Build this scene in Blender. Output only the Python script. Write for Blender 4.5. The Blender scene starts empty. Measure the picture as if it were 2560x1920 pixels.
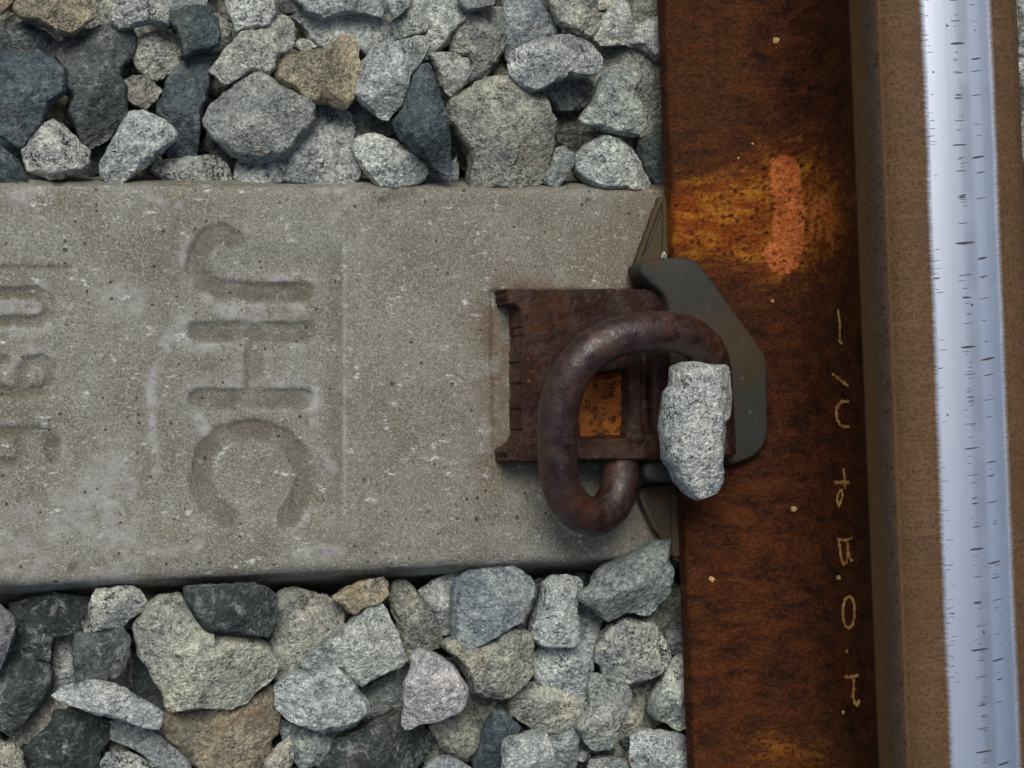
import bpy, math, random
import numpy as np
from mathutils import Matrix, Vector

# ------------------------------------------------------------------ camera, sky, sun, exposure
sc = bpy.context.scene
MM = 0.001
FPX, TILT, DIST, ROLL = 4035.57, math.radians(15.61), 838.8, math.radians(2.25)   # focal length in photo pixels, look tilt, distance (mm)
CAM = np.array([-DIST*math.sin(TILT), 0.0, DIST*math.cos(TILT)])
FWD = np.array([math.sin(TILT), 0, -math.cos(TILT)])
_r = np.array([math.cos(TILT), 0, math.sin(TILT)]); _u = np.array([0., 1, 0])
RGT = _r*math.cos(ROLL) - _u*math.sin(ROLL)
UPV = _u*math.cos(ROLL) + _r*math.sin(ROLL)
cd = bpy.data.cameras.new('camera'); cam = bpy.data.objects.new('camera', cd)
sc.collection.objects.link(cam); sc.camera = cam
cd.sensor_width = 36.0; cd.lens = 36.0*FPX/2560.0; cd.clip_start = 0.02; cd.clip_end = 100.0
m = Matrix.Identity(4)
for i in range(3):
    m[i][0] = RGT[i]; m[i][1] = UPV[i]; m[i][2] = -FWD[i]; m[i][3] = CAM[i]*MM
cam.matrix_world = m

SUN_EL, SUN_AZ = math.radians(58), math.radians(110)      # azimuth counted from +X towards +Y (the photo's upper side)
w = bpy.data.worlds.new('World'); sc.world = w; w.use_nodes = True
nt = w.node_tree; nt.nodes.clear()
sky = nt.nodes.new('ShaderNodeTexSky'); sky.sky_type = 'NISHITA'; sky.sun_disc = False
sky.sun_elevation = SUN_EL; sky.sun_rotation = math.radians(90) - SUN_AZ
sky.air_density = 1.0; sky.dust_density = 5.0; sky.ozone_density = 1.0
bg = nt.nodes.new('ShaderNodeBackground'); bg.inputs['Strength'].default_value = 0.075
wo = nt.nodes.new('ShaderNodeOutputWorld')
nt.links.new(sky.outputs[0], bg.inputs[0]); nt.links.new(bg.outputs[0], wo.inputs[0])
sl = bpy.data.lights.new('sun', 'SUN'); sl.energy = 1.5; sl.angle = math.radians(26); sl.color = (1.0, 0.985, 0.95)
so = bpy.data.objects.new('sun', sl); sc.collection.objects.link(so)
sd = Vector((math.cos(SUN_EL)*math.cos(SUN_AZ), math.cos(SUN_EL)*math.sin(SUN_AZ), math.sin(SUN_EL)))
so.rotation_euler = sd.to_track_quat('Z', 'Y').to_euler()
so.location = sd*3
sc.view_settings.view_transform = 'Standard'; sc.view_settings.look = 'None'
sc.cycles.use_denoising = True; sc.cycles.adaptive_threshold = 0.03
sc.cycles.max_bounces = 5; sc.cycles.diffuse_bounces = 3; sc.cycles.glossy_bounces = 2; sc.cycles.caustics_reflective = False
sc.view_settings.exposure = 0.22; sc.view_settings.gamma = 1.0; sc.view_settings.use_curve_mapping = False

# ------------------------------------------------------------------ helpers
def at(u, v, z):
    """where the sight line through photo pixel (u, v) meets the level z (mm)"""
    d = FPX*FWD + (u-1280.)*RGT - (v-960.)*UPV
    t = (z-CAM[2])/d[2]
    return CAM + t*d

def px_of(P):
    """photo pixel of world points (mm)"""
    d = np.asarray(P, float)-CAM; w_ = d@FWD
    return 1280+FPX*(d@RGT)/w_, 960-FPX*(d@UPV)/w_

def link(o, parent=None):
    sc.collection.objects.link(o)
    if parent is not None: o.parent = parent
    return o

def mesh_obj(name, verts, faces, mat, parent=None, origin=None, smooth=True, attrs=None):
    """verts in mm, world space; origin (mm) becomes the object's location"""
    v = np.asarray(verts, dtype=float)
    if origin is None: origin = np.zeros(3)
    origin = np.asarray(origin, float)
    me = bpy.data.meshes.new(name)
    me.from_pydata(((v-origin)*MM).tolist(), [], [tuple(f) for f in faces])
    if smooth: me.polygons.foreach_set('use_smooth', [True]*len(me.polygons))
    for k, a in (attrs or {}).items():
        at_ = me.attributes.new(k, 'FLOAT', 'POINT'); at_.data.foreach_set('value', np.asarray(a, dtype=np.float32))
    me.materials.append(mat); me.update()
    o = bpy.data.objects.new(name, me); link(o, parent)
    o.location = Vector(origin*MM)
    if parent is not None: o.location = Vector(origin*MM) - parent.matrix_world.translation if parent.parent is None and False else Vector(origin*MM)
    return o

def tag(o, label=None, cat=None, group=None, kind=None):
    if label: o['label'] = label
    if cat: o['category'] = cat
    if group: o['group'] = group
    if kind: o['kind'] = kind
    return o

def _h(i, j, k, s):
    n = (i*374761393 + j*668265263 + k*2147483647 + s*974634777) & 0xFFFFFFFF
    n = ((n ^ (n >> 13))*1274126177) & 0xFFFFFFFF
    n = ((n ^ (n >> 16))*2246822519) & 0xFFFFFFFF
    return ((n ^ (n >> 15)) & 0xFFFFFF)/float(0xFFFFFF)*2-1

def vnoise(p, s=0):
    p = np.asarray(p, float); f = np.floor(p); q = p-f; q = q*q*(3-2*q)
    I = f.astype(np.int64); r = 0
    for a in (0, 1):
        for b in (0, 1):
            for c in (0, 1):
                wt = (q[..., 0] if a else 1-q[..., 0])*(q[..., 1] if b else 1-q[..., 1])*(q[..., 2] if c else 1-q[..., 2])
                r = r + wt*_h(I[..., 0]+a, I[..., 1]+b, I[..., 2]+c, s)
    return r

def fbm(p, s=0, octv=3):
    p = np.asarray(p, float); r = 0; a = 1
    for o in range(octv):
        r = r + a*vnoise(p*(2.03**o)+17.3*o, s+o); a *= 0.5
    return r

def smoothstep(a, b, x):
    t = np.clip((x-a)/(b-a), 0, 1); return t*t*(3-2*t)

def seg_dist(px, py, pts):
    d = np.full(px.shape, 1e9)
    for (ax, ay), (bx, by) in zip(pts[:-1], pts[1:]):
        vx, vy = bx-ax, by-ay; L = vx*vx+vy*vy+1e-12
        t = np.clip(((px-ax)*vx+(py-ay)*vy)/L, 0, 1)
        d = np.minimum(d, np.hypot(px-ax-t*vx, py-ay-t*vy))
    return d

def in_poly(px, py, poly):
    c = np.zeros(px.shape, bool); n = len(poly)
    for i in range(n):
        x1, y1 = poly[i]; x2, y2 = poly[(i+1) % n]
        if y1 == y2: continue
        cond = ((y1 > py) != (y2 > py)) & (px < (x2-x1)*(py-y1)/(y2-y1)+x1)
        c ^= cond
    return c

def sdf_poly(px, py, poly):
    d = seg_dist(px, py, list(poly)+[poly[0]])
    return np.where(in_poly(px, py, poly), -d, d)

def grid_faces(nu, nv, wrap=False):
    f = []
    for i in range(nu-1):
        for j in range(nv if wrap else nv-1):
            j2 = (j+1) % nv
            f.append((i*nv+j, i*nv+j2, (i+1)*nv+j2, (i+1)*nv+j))
    return f

# ------------------------------------------------------------------ material toolkit
class NB:
    def __init__(self, name):
        self.m = bpy.data.materials.new(name); self.m.use_nodes = True
        self.t = self.m.node_tree; self.t.nodes.clear()
        self.out = self.t.nodes.new('ShaderNodeOutputMaterial')
        self.b = self.t.nodes.new('ShaderNodeBsdfPrincipled')
        self.t.links.new(self.b.outputs[0], self.out.inputs[0])
        tc = self.t.nodes.new('ShaderNodeTexCoord'); self.obj = tc.outputs['Object']
    def n(self, k): return self.t.nodes.new(k)
    def set(self, sock, v):
        if isinstance(v, bpy.types.NodeSocket): self.t.links.new(v, sock)
        elif v is not None:
            if sock.type == 'RGBA' and not isinstance(v, (int, float)): v = tuple(v)+((1,) if len(v) == 3 else ())
            sock.default_value = v
    def math(self, op, a, b=None, c=None, clamp=False):
        x = self.n('ShaderNodeMath'); x.operation = op; x.use_clamp = clamp
        for i, v in enumerate((a, b, c)):
            if v is not None: self.set(x.inputs[i], v)
        return x.outputs[0]
    def vmul(self, v, s):
        x = self.n('ShaderNodeVectorMath'); x.operation = 'MULTIPLY'; self.set(x.inputs[0], v); x.inputs[1].default_value = s; return x.outputs[0]
    def vadd(self, v, s):
        x = self.n('ShaderNodeVectorMath'); x.operation = 'ADD'; self.set(x.inputs[0], v); self.set(x.inputs[1], s); return x.outputs[0]
    def noise(self, co, scale, detail=3, rough=0.55, dist=0.0):
        x = self.n('ShaderNodeTexNoise'); self.set(x.inputs['Vector'], co); x.inputs['Scale'].default_value = scale
        x.inputs['Detail'].default_value = detail; x.inputs['Roughness'].default_value = rough; x.inputs['Distortion'].default_value = dist
        return x.outputs['Fac']
    def voro(self, co, scale, feat='F1', rnd=1.0):
        x = self.n('ShaderNodeTexVoronoi'); x.feature = feat; self.set(x.inputs['Vector'], co); x.inputs['Scale'].default_value = scale
        x.inputs['Randomness'].default_value = rnd
        return x
    def ramp(self, f, a, b, lo=0.0, hi=1.0):
        x = self.n('ShaderNodeMapRange'); x.interpolation_type = 'SMOOTHSTEP'; self.set(x.inputs[0], f)
        self.set(x.inputs[1], a); self.set(x.inputs[2], b); self.set(x.inputs[3], lo); self.set(x.inputs[4], hi); return x.outputs[0]
    def mix(self, f, a, b, mode='MIX'):
        x = self.n('ShaderNodeMix'); x.data_type = 'RGBA'; x.blend_type = mode
        self.set(x.inputs[0], f); self.set(x.inputs[6], a); self.set(x.inputs[7], b); return x.outputs[2]
    def attr(self, name, typ='GEOMETRY'):
        x = self.n('ShaderNodeAttribute'); x.attribute_type = typ; x.attribute_name = name; return x
    def sep(self, v):
        x = self.n('ShaderNodeSeparateXYZ'); self.set(x.inputs[0], v); return x.outputs
    def bump(self, h, dist, strength=1.0, prev=None):
        x = self.n('ShaderNodeBump'); self.set(x.inputs['Height'], h); x.inputs['Distance'].default_value = dist
        x.inputs['Strength'].default_value = strength
        if prev is not None: self.set(x.inputs['Normal'], prev)
        return x.outputs[0]
    def done(self, col, rough=0.8, normal=None, metal=0.0, spec=0.5):
        self.set(self.b.inputs['Base Color'], col); self.set(self.b.inputs['Roughness'], rough)
        self.set(self.b.inputs['Metallic'], metal); self.set(self.b.inputs['Specular IOR Level'], spec)
        if normal is not None: self.set(self.b.inputs['Normal'], normal)
        return self.m

def stone_material():
    b = NB('granite')
    oi = b.n('ShaderNodeObjectInfo')
    rnd = b.math('MULTIPLY', oi.outputs['Random'], 3.7)
    cx = b.n('ShaderNodeCombineXYZ'); b.set(cx.inputs[0], rnd); b.set(cx.inputs[1], b.math('MULTIPLY', rnd, 1.7)); b.set(cx.inputs[2], b.math('MULTIPLY', rnd, -2.3))
    co = b.vadd(b.obj, cx.outputs[0])
    isl = b.n('ShaderNodeNewGeometry').outputs['Random Per Island']; vary = b.attr('vary', 'OBJECT').outputs['Fac']
    vr = b.n('ShaderNodeTexWhiteNoise'); vr.noise_dimensions = '1D'; b.set(vr.inputs['W'], b.math('MULTIPLY', isl, 531.7))
    base = b.mix(vary, oi.outputs['Color'], b.mix(1.0, oi.outputs['Color'], b.mix(b.ramp(isl, 0.1, 0.9), (0.35, 0.40, 0.43), b.mix(vr.outputs['Value'], (1.35, 1.38, 1.33), (1.30, 1.18, 0.95))), 'MULTIPLY'))
    speck = b.attr('speckle', 'OBJECT').outputs['Fac']; mott = b.attr('mottle', 'OBJECT').outputs['Fac']; stain = b.attr('stain', 'OBJECT').outputs['Fac']
    big = b.noise(co, 40, 4, 0.65)
    col = b.mix(1.0, base, b.mix(b.ramp(big, 0.3, 0.7), (0.62, 0.65, 0.68), (1.34, 1.31, 1.24)), 'MULTIPLY')
    tone = b.noise(co, 75, 4, 0.68, 0.3)
    col = b.mix(b.ramp(tone, 0.50, 0.72, 0, 0.55), col, b.mix(1.0, col, (0.50, 0.57, 0.60), 'MULTIPLY'))
    col = b.mix(b.ramp(tone, 0.28, 0.46, 0.45, 0), col, b.mix(1.0, col, (1.16, 1.13, 1.03), 'MULTIPLY'))
    # pale clouds and veins on the darker stones
    mcl = b.ramp(b.noise(b.vmul(co, (1, 1, 1.6)), 120, 4, 0.78, 0.5), 0.50, 0.68)
    col = b.mix(b.math('MULTIPLY', mcl, mott), col, (0.33, 0.345, 0.335))
    rgh = b.noise(co, 330, 4, 0.7, 0.2)
    col = b.mix(1.0, col, b.mix(b.ramp(rgh, 0.30, 0.70), (0.66, 0.68, 0.69), (1.30, 1.29, 1.27)), 'MULTIPLY')
    # crystal grains: fine pale and dark ones
    vg = b.voro(co, 900); cg = b.sep(vg.outputs['Color'])
    col = b.mix(1.0, col, b.mix(cg[0], (0.68, 0.69, 0.70), (1.32, 1.31, 1.29)), 'MULTIPLY')
    g = b.noise(co, 780, 4, 0.72, 0.2); cl = b.noise(co, 150, 3, 0.6)
    gm = b.ramp(b.math('ADD', g, b.math('MULTIPLY', b.math('SUBTRACT', cl, 0.5), 0.55)), 0.52, 0.66)
    col = b.mix(b.math('MULTIPLY', gm, speck), col, (0.040, 0.047, 0.050))
    # rust bleeding
    st = b.ramp(b.noise(co, 38, 3, 0.7), 0.48, 0.70)
    col = b.mix(b.math('MULTIPLY', st, stain), col, (0.30, 0.17, 0.06))
    vs = b.voro(co, 55); dots = b.ramp(vs.outputs['Distance'], 0.03, 0.10, 1, 0)
    sel = b.math('GREATER_THAN', b.sep(vs.outputs['Color'])[0], 0.74)
    col = b.mix(b.math('MULTIPLY', b.math('MULTIPLY', dots, sel), 0.8), col, (0.20, 0.085, 0.018))
    h1 = b.noise(co, 210, 4, 0.74)
    nr = b.bump(b.math('ADD', h1, b.math('MULTIPLY', cg[1], 0.05)), 0.0070, 0.9)
    return b.done(col, 0.88, nr, spec=0.22)

def concrete_material():
    b = NB('concrete'); co = b.obj
    big = b.noise(co, 22, 4, 0.6); mid = b.noise(co, 110, 5, 0.75); fine = b.noise(co, 900, 3, 0.7)
    col = b.mix(b.ramp(big, 0.3, 0.7), (0.178, 0.169, 0.125), (0.268, 0.274, 0.234))
    col = b.mix(b.ramp(mid, 0.42, 0.72, 0, 0.5), col, (0.300, 0.306, 0.276))
    # sand grains
    vs = b.voro(co, 1500); cr = b.sep(vs.outputs['Color'])
    col = b.mix(b.math('MULTIPLY', b.ramp(cr[0], 0.60, 1.0), 0.65), col, (0.46, 0.43, 0.345))
    col = b.mix(b.math('MULTIPLY', b.ramp(cr[1], 0.55, 1.0), 0.65), col, (0.085, 0.083, 0.070))
    col = b.mix(1.0, col, b.mix(fine, (0.60, 0.60, 0.60), (1.4, 1.4, 1.4)), 'MULTIPLY')
    # lime bloom, white scuffs, and the panel step's painted edge highlight
    sc_ = b.ramp(b.noise(co, 75, 5, 0.7, 0.5), 0.50, 0.62)
    sc2 = b.ramp(b.noise(b.vmul(co, (0.6, 1.2, 1)), 260, 4, 0.75), 0.54, 0.64)
    col = b.mix(b.math('MULTIPLY', b.math('MULTIPLY', sc_, sc2), 1.0), col, (0.60, 0.62, 0.61))
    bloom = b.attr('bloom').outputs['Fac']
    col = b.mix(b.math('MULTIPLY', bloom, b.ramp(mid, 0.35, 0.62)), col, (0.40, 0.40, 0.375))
    # dirt lying in the hollows
    dirt = b.attr('dirt').outputs['Fac']
    col = b.mix(b.math('MULTIPLY', dirt, b.ramp(b.noise(co, 190, 4, 0.7), 0.2, 0.7, 0.45, 0.95)), col, (0.085, 0.066, 0.043))
    # rust washed off the iron
    rs = b.attr('rust').outputs['Fac']
    col = b.mix(b.math('MULTIPLY', rs, b.ramp(mid, 0.3, 0.65, 0.3, 0.9)), col, (0.115, 0.060, 0.022))
    # blow holes
    hs = b.voro(co, 95); hd = hs.outputs['Distance']; hsel = b.sep(hs.outputs['Color'])
    rad = b.ramp(b.math('ADD', hsel[0], b.math('MULTIPLY', b.math('SUBTRACT', fine, 0.5), 0.5)), 0.55, 1.1, 0.0, 0.13)
    hole = b.math('LESS_THAN', hd, rad)
    hs2 = b.voro(co, 190); rad2 = b.ramp(b.sep(hs2.outputs['Color'])[0], 0.45, 1.0, 0.0, 0.17)
    hole2 = b.math('LESS_THAN', hs2.outputs['Distance'], rad2)
    holes = b.math('MAXIMUM', hole, hole2)
    col = b.mix(b.math('MULTIPLY', holes, 0.8), col, (0.045, 0.036, 0.024))
    hgt = b.math('SUBTRACT', b.math('ADD', b.math('MULTIPLY', mid, 0.5), b.math('MULTIPLY', fine, 0.35)), b.math('MULTIPLY', holes, 0.9))
    nr = b.bump(hgt, 0.0018, 0.9)
    return b.done(col, 0.88, nr, spec=0.25)

def rust_colour(b, co, patch=None):
    st = b.noise(b.vmul(co, (0.55, 1.5, 0.8)), 95, 5, 0.65, 0.4)
    fn = b.noise(co, 420, 3, 0.65)
    col = b.mix(b.ramp(st, 0.3, 0.68), (0.0125, 0.0046, 0.0023), (0.082, 0.0240, 0.0066))
    col = b.mix(b.ramp(fn, 0.50, 0.75, 0, 0.65), col, (0.090, 0.030, 0.009))
    br = b.noise(co, 18, 3, 0.5)
    col = b.mix(b.ramp(br, 0.42, 0.68, 0, 0.5), col, (0.060, 0.027, 0.010))
    return col, st, fn

def rail_foot_material():
    b = NB('rusted_rail_foot'); co = b.obj
    col, st, fn = rust_colour(b, co)
    p = b.attr('patch').outputs['Fac']; pa = b.attr('paint').outputs['Fac']; dk = b.attr('web_grime').outputs['Fac']
    streak = b.noise(b.vmul(co, (0.6, 2.0, 1)), 85, 5, 0.7, 0.25)
    pm = b.math('MULTIPLY', b.ramp(b.math('ADD', p, b.math('MULTIPLY', b.math('SUBTRACT', streak, 0.5), 1.3)), 0.20, 1.0), b.ramp(p, 0.02, 0.3))
    yel = b.mix(b.ramp(streak, 0.40, 0.66), (0.19, 0.042, 0.004), (0.34, 0.135, 0.013))
    col = b.mix(b.math('MULTIPLY', pm, 0.92), col, yel)
    # paint, rubbed through to the rust
    pn = b.math('ADD', pa, b.math('MULTIPLY', b.math('SUBTRACT', b.noise(co, 240, 5, 0.8), 0.5), 1.1))
    pmask = b.math('MULTIPLY', b.ramp(pn, 0.36, 0.62), b.ramp(pa, 0.25, 0.5))
    pcol = b.mix(b.ramp(b.noise(co, 110, 5, 0.75), 0.3, 0.7), (0.42, 0.100, 0.018), (0.60, 0.19, 0.062))
    col = b.mix(b.math('MULTIPLY', pmask, b.ramp(b.noise(co, 260, 4, 0.75), 0.28, 0.55, 0.45, 0.95)), col, pcol)
    # corrosion spots, thick where the yellow rust is
    nj = b.n('ShaderNodeTexNoise'); b.set(nj.inputs['Vector'], co); nj.inputs['Scale'].default_value = 520; nj.inputs['Detail'].default_value = 2
    jit = b.vmul(b.vadd(nj.outputs['Color'], (-0.5, -0.5, -0.5)), (0.0032, 0.0022, 0.002))
    vs = b.voro(b.vmul(b.vadd(co, jit), (1, 1.35, 1)), 290); rsel = b.sep(vs.outputs['Color'])[0]
    rad = b.ramp(rsel, 0.12, 1.0, 0.0, 0.40)
    dot = b.ramp(b.math('SUBTRACT', rad, vs.outputs['Distance']), -0.03, 0.10)
    amt = b.math('ADD', 0.42, b.math('MULTIPLY', b.ramp(p, 0.0, 0.6), 0.58), clamp=True)
    amt = b.math('MULTIPLY', amt, b.math('SUBTRACT', 1.0, b.math('MULTIPLY', pmask, 0.35)))
    halo = b.ramp(b.math('SUBTRACT', rad, vs.outputs['Distance']), -0.40, 0.06)
    col = b.mix(b.math('MULTIPLY', b.math('MULTIPLY', halo, amt), 0.6), col, (0.115, 0.024, 0.004))
    col = b.mix(b.math('MULTIPLY', b.math('MULTIPLY', dot, amt), 0.8), col, (0.026, 0.009, 0.006))
    vc = b.sep(b.voro(b.vmul(co, (1, 1.2, 1)), 760).outputs['Color'])
    col = b.mix(1.0, col, b.mix(vc[0], (0.62, 0.60, 0.58), (1.38, 1.40, 1.42)), 'MULTIPLY')
    fl_ = b.ramp(b.noise(co, 560, 4, 0.8, 0.6), 0.62, 0.70)
    col = b.mix(b.math('MULTIPLY', fl_, 0.5), col, (0.17, 0.060, 0.018))
    # dust scratches
    dsn = b.ramp(b.noise(b.vmul(co, (1.2, 0.5, 1)), 330, 4, 0.75, 1.2), 0.66, 0.75)
    col = b.mix(b.math('MULTIPLY', dsn, 0.45), col, (0.30, 0.20, 0.14))
    nr = b.bump(b.math('ADD', st, b.math('ADD', b.math('MULTIPLY', fn, 0.5), b.math('MULTIPLY', vc[1], 0.12))), 0.0014, 0.8)
    return b.done(col, b.ramp(fn, 0.3, 0.7, 0.7, 0.95), nr, spec=0.14)

def rail_web_material():
    b = NB('rusted_rail_web'); co = b.obj
    st = b.noise(b.vmul(co, (1, 0.8, 1)), 130, 4, 0.65); fn = b.noise(co, 480, 3, 0.6)
    col = b.mix(st, (0.040, 0.017, 0.007), (0.105, 0.050, 0.018))
    vs = b.voro(b.vmul(co, (1, 1, 0.6)), 240); rad = b.ramp(b.sep(vs.outputs['Color'])[0], 0.4, 1.0, 0.0, 0.42)
    dot = b.ramp(b.math('SUBTRACT', rad, vs.outputs['Distance']), -0.03, 0.12)
    col = b.mix(b.math('MULTIPLY', dot, 0.65), col, (0.020, 0.010, 0.006))
    nr = b.bump(b.math('ADD', st, fn), 0.0007, 0.6)
    return b.done(col, 0.75, nr, spec=0.3)

def rail_head_material(xs):
    """xs: side / lip / left shoulder / band left / band right, mm from the rail's axis"""
    b = NB('rail_head_steel'); co = b.obj
    X, Y, Z = b.sep(co)
    hair = b.noise(b.vmul(co, (0.12, 1.6, 0.1)), 520, 4, 0.7)          # transverse hairlines
    fine = b.noise(co, 700, 3, 0.65); mid = b.noise(co, 130, 4, 0.6); slow = b.noise(b.vmul(co, (0.3, 1, 1)), 26, 3, 0.5)
    br = b.mix(mid, (0.090, 0.047, 0.018), (0.160, 0.088, 0.036))
    br = b.mix(b.ramp(fine, 0.40, 0.66, 0, 0.85), br, (0.045, 0.025, 0.012))
    br = b.mix(b.ramp(b.noise(co, 38, 4, 0.65), 0.45, 0.68, 0, 0.5), br, (0.070, 0.036, 0.015))
    br = b.mix(b.math('MULTIPLY', b.ramp(hair, 0.45, 0.75), 0.35), br, (0.20, 0.105, 0.040))
    # outer side: dark spots
    vs = b.voro(b.vmul(b.vadd(co, b.vmul(b.vadd(b.noise(co, 500, 2), (-0.5, -0.5, -0.5)), (0.003, 0.003, 0.003))), (1, 1, 0.8)), 400); rad = b.ramp(b.sep(vs.outputs['Color'])[0], 0.1, 1.0, 0.0, 0.48)
    dot = b.ramp(b.math('SUBTRACT', rad, vs.outputs['Distance']), -0.04, 0.12)
    side = b.mix(b.math('MULTIPLY', dot, 0.7), b.mix(mid, (0.062, 0.031, 0.009), (0.125, 0.066, 0.020)), (0.025, 0.015, 0.008))
    wob = b.math('MULTIPLY', b.math('SUBTRACT', b.noise(b.vmul(co, (0, 1, 0)), 300, 3, 0.6), 0.5), 0.0026)
    Zw = b.math('ADD', Z, wob)
    lip = b.mix(b.math('MULTIPLY', dot, 0.6), b.mix(mid, (0.050, 0.030, 0.019), (0.105, 0.070, 0.048)), (0.022, 0.013, 0.008))
    zl, zh = xs['z_lip0']*MM, xs['z_lip1']*MM
    leftside = b.math('LESS_THAN', X, 0.0)
    c1 = b.mix(b.ramp(Zw, zl-0.005, zl+0.004), side, lip)
    c2 = b.mix(b.ramp(Zw, zh-0.0012, zh+0.0010), c1, br)
    edge = b.math('MULTIPLY', b.ramp(Zw, zh-0.0002, zh+0.0008), b.ramp(Zw, zh+0.0006, zh+0.0022, 1, 0))
    c2 = b.mix(b.math('MULTIPLY', edge, b.ramp(fine, 0.3, 0.6)), c2, (0.17, 0.092, 0.036))
    body = b.mix(leftside, br, c2)
    # polished running band with a frayed border
    fr = b.math('MULTIPLY', b.math('SUBTRACT', hair, 0.5), 0.0024)
    fr = b.math('ADD', fr, b.math('MULTIPLY', b.math('SUBTRACT', slow, 0.5), 0.0014))
    Xw = b.math('ADD', X, fr)
    a, c = xs['band0']*MM, xs['band1']*MM
    band = b.math('MULTIPLY', b.ramp(Xw, a-0.0012, a+0.0018), b.ramp(Xw, c-0.0016, c+0.0022, 1, 0))
    # wear lanes along the rail: the middle lane is duller
    W = c-a
    lane = b.math('MULTIPLY', b.ramp(X, a+0.42*W, a+0.55*W), b.ramp(X, a+0.60*W, a+0.72*W, 1, 0))
    lane2 = b.ramp(X, a+0.76*W, a+0.88*W)
    lanes = b.math('ADD', b.math('MULTIPLY', lane, 0.8), b.math('MULTIPLY', lane2, 0.45))
    ln = b.noise(b.vmul(co, (0.25, 1, 1)), 60, 4, 0.6)
    lanes = b.math('MULTIPLY', lanes, b.ramp(ln, 0.3, 0.6, 0.55, 1.0))
    steel = b.mix(lanes, (0.86, 0.93, 1.0), (0.48, 0.535, 0.60))
    lw = b.noise(b.vmul(co, (1, 0.02, 1)), 700, 3, 0.6)
    steel = b.mix(1.0, steel, b.mix(lw, (0.90, 0.905, 0.92), (1.06, 1.06, 1.06)), 'MULTIPLY')
    pv = b.voro(co, 150); pit = b.math('MULTIPLY', b.math('LESS_THAN', pv.outputs['Distance'], 0.10), b.math('GREATER_THAN', b.sep(pv.outputs['Color'])[0], 0.86))
    steel = b.mix(b.math('MULTIPLY', pit, 0.8), steel, (0.10, 0.08, 0.09))
    col = b.mix(band, body, steel)
    metal = b.ramp(band, 0.0, 0.35)
    rough = b.mix(band, (0.72,)*3, b.mix(lanes, (0.42,)*3, (0.48,)*3))
    nr = b.bump(b.math('MULTIPLY', b.math('ADD', fine, mid), b.math('SUBTRACT', 1.0, band)), 0.0006, 0.6)
    nr = b.bump(hair, 0.00003, 0.5, nr)
    return b.done(col, rough, nr, metal, spec=0.35)

def iron_material(name, dark, light, orange, org_amt, rough=(0.42, 0.7), bump=0.0007, spec=0.5, dust=False):
    b = NB(name); co = b.obj
    big = b.noise(co, 40, 4, 0.6); mid = b.noise(co, 150, 4, 0.65, 0.3); fine = b.noise(co, 650, 3, 0.6)
    col = b.mix(mid, dark, light)
    col = b.mix(b.math('MULTIPLY', b.ramp(big, 0.46, 0.66), org_amt), col, b.mix(fine, tuple(0.6*c for c in orange), orange))
    vs = b.voro(co, 260); sel = b.math('GREATER_THAN', b.sep(vs.outputs['Color'])[0], 0.80)
    d = b.math('MULTIPLY', b.math('LESS_THAN', vs.outputs['Distance'], 0.22), sel)
    col = b.mix(b.math('MULTIPLY', d, 0.6), col, (0.17, 0.065, 0.02))
    v2 = b.voro(co, 420); d2 = b.math('MULTIPLY', b.math('LESS_THAN', v2.outputs['Distance'], 0.25), b.math('GREATER_THAN', b.sep(v2.outputs['Color'])[0], 0.72))
    col = b.mix(b.math('MULTIPLY', d2, 0.7), col, (0.010, 0.006, 0.006))
    ds = b.ramp(b.noise(co, 240, 4, 0.75, 0.8), 0.68, 0.76)
    col = b.mix(b.math('MULTIPLY', ds, 0.35), col, (0.24, 0.19, 0.16))
    if dust:
        du = b.attr('dust').outputs['Fac']
        col = b.mix(b.math('MULTIPLY', du, b.ramp(fine, 0.3, 0.6, 0.3, 0.85)), col, (0.085, 0.055, 0.030))
        flk = b.ramp(b.noise(co, 330, 4, 0.8, 1.0), 0.60, 0.68)
        col = b.mix(b.math('MULTIPLY', flk, 0.55), col, (0.16, 0.060, 0.018))
        gr = b.ramp(b.noise(co, 70, 4, 0.65), 0.46, 0.66)
        col = b.mix(b.math('MULTIPLY', gr, 0.6), col, (0.058, 0.042, 0.032))
        dkp = b.ramp(b.noise(co, 95, 5, 0.75, 0.4), 0.52, 0.60)
        col = b.mix(b.math('MULTIPLY', dkp, 0.7), col, (0.014, 0.006, 0.005))
    nr = b.bump(b.math('ADD', mid, b.math('MULTIPLY', fine, 0.7)), bump, 0.7)
    return b.done(col, b.ramp(mid, 0.35, 0.65, rough[0], rough[1]), nr, spec=spec)

def plain_material(name, c0, c1, scale=120, rough=0.7, bump=0.0004, spec=0.35, stain=None, amt=0.0, scr=0.0):
    b = NB(name); co = b.obj
    n1 = b.noise(co, scale, 4, 0.6); n2 = b.noise(co, 750, 2, 0.6); n3 = b.noise(co, 30, 3, 0.5)
    col = b.mix(n1, c0, c1)
    if stain: col = b.mix(b.math('MULTIPLY', b.ramp(n3, 0.42, 0.64), amt), col, stain)
    col = b.mix(1.0, col, b.mix(n2, (0.75,)*3, (1.25,)*3), 'MULTIPLY')
    if scr:
        s = b.ramp(b.noise(b.vmul(co, (1.5, 0.35, 1)), 420, 3, 0.7), 0.66, 0.74)
        col = b.mix(b.math('MULTIPLY', s, scr), col, (0.26, 0.25, 0.23))
    return b.done(col, rough, b.bump(b.math('ADD', n1, n2), bump, 0.6), spec=spec)

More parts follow.
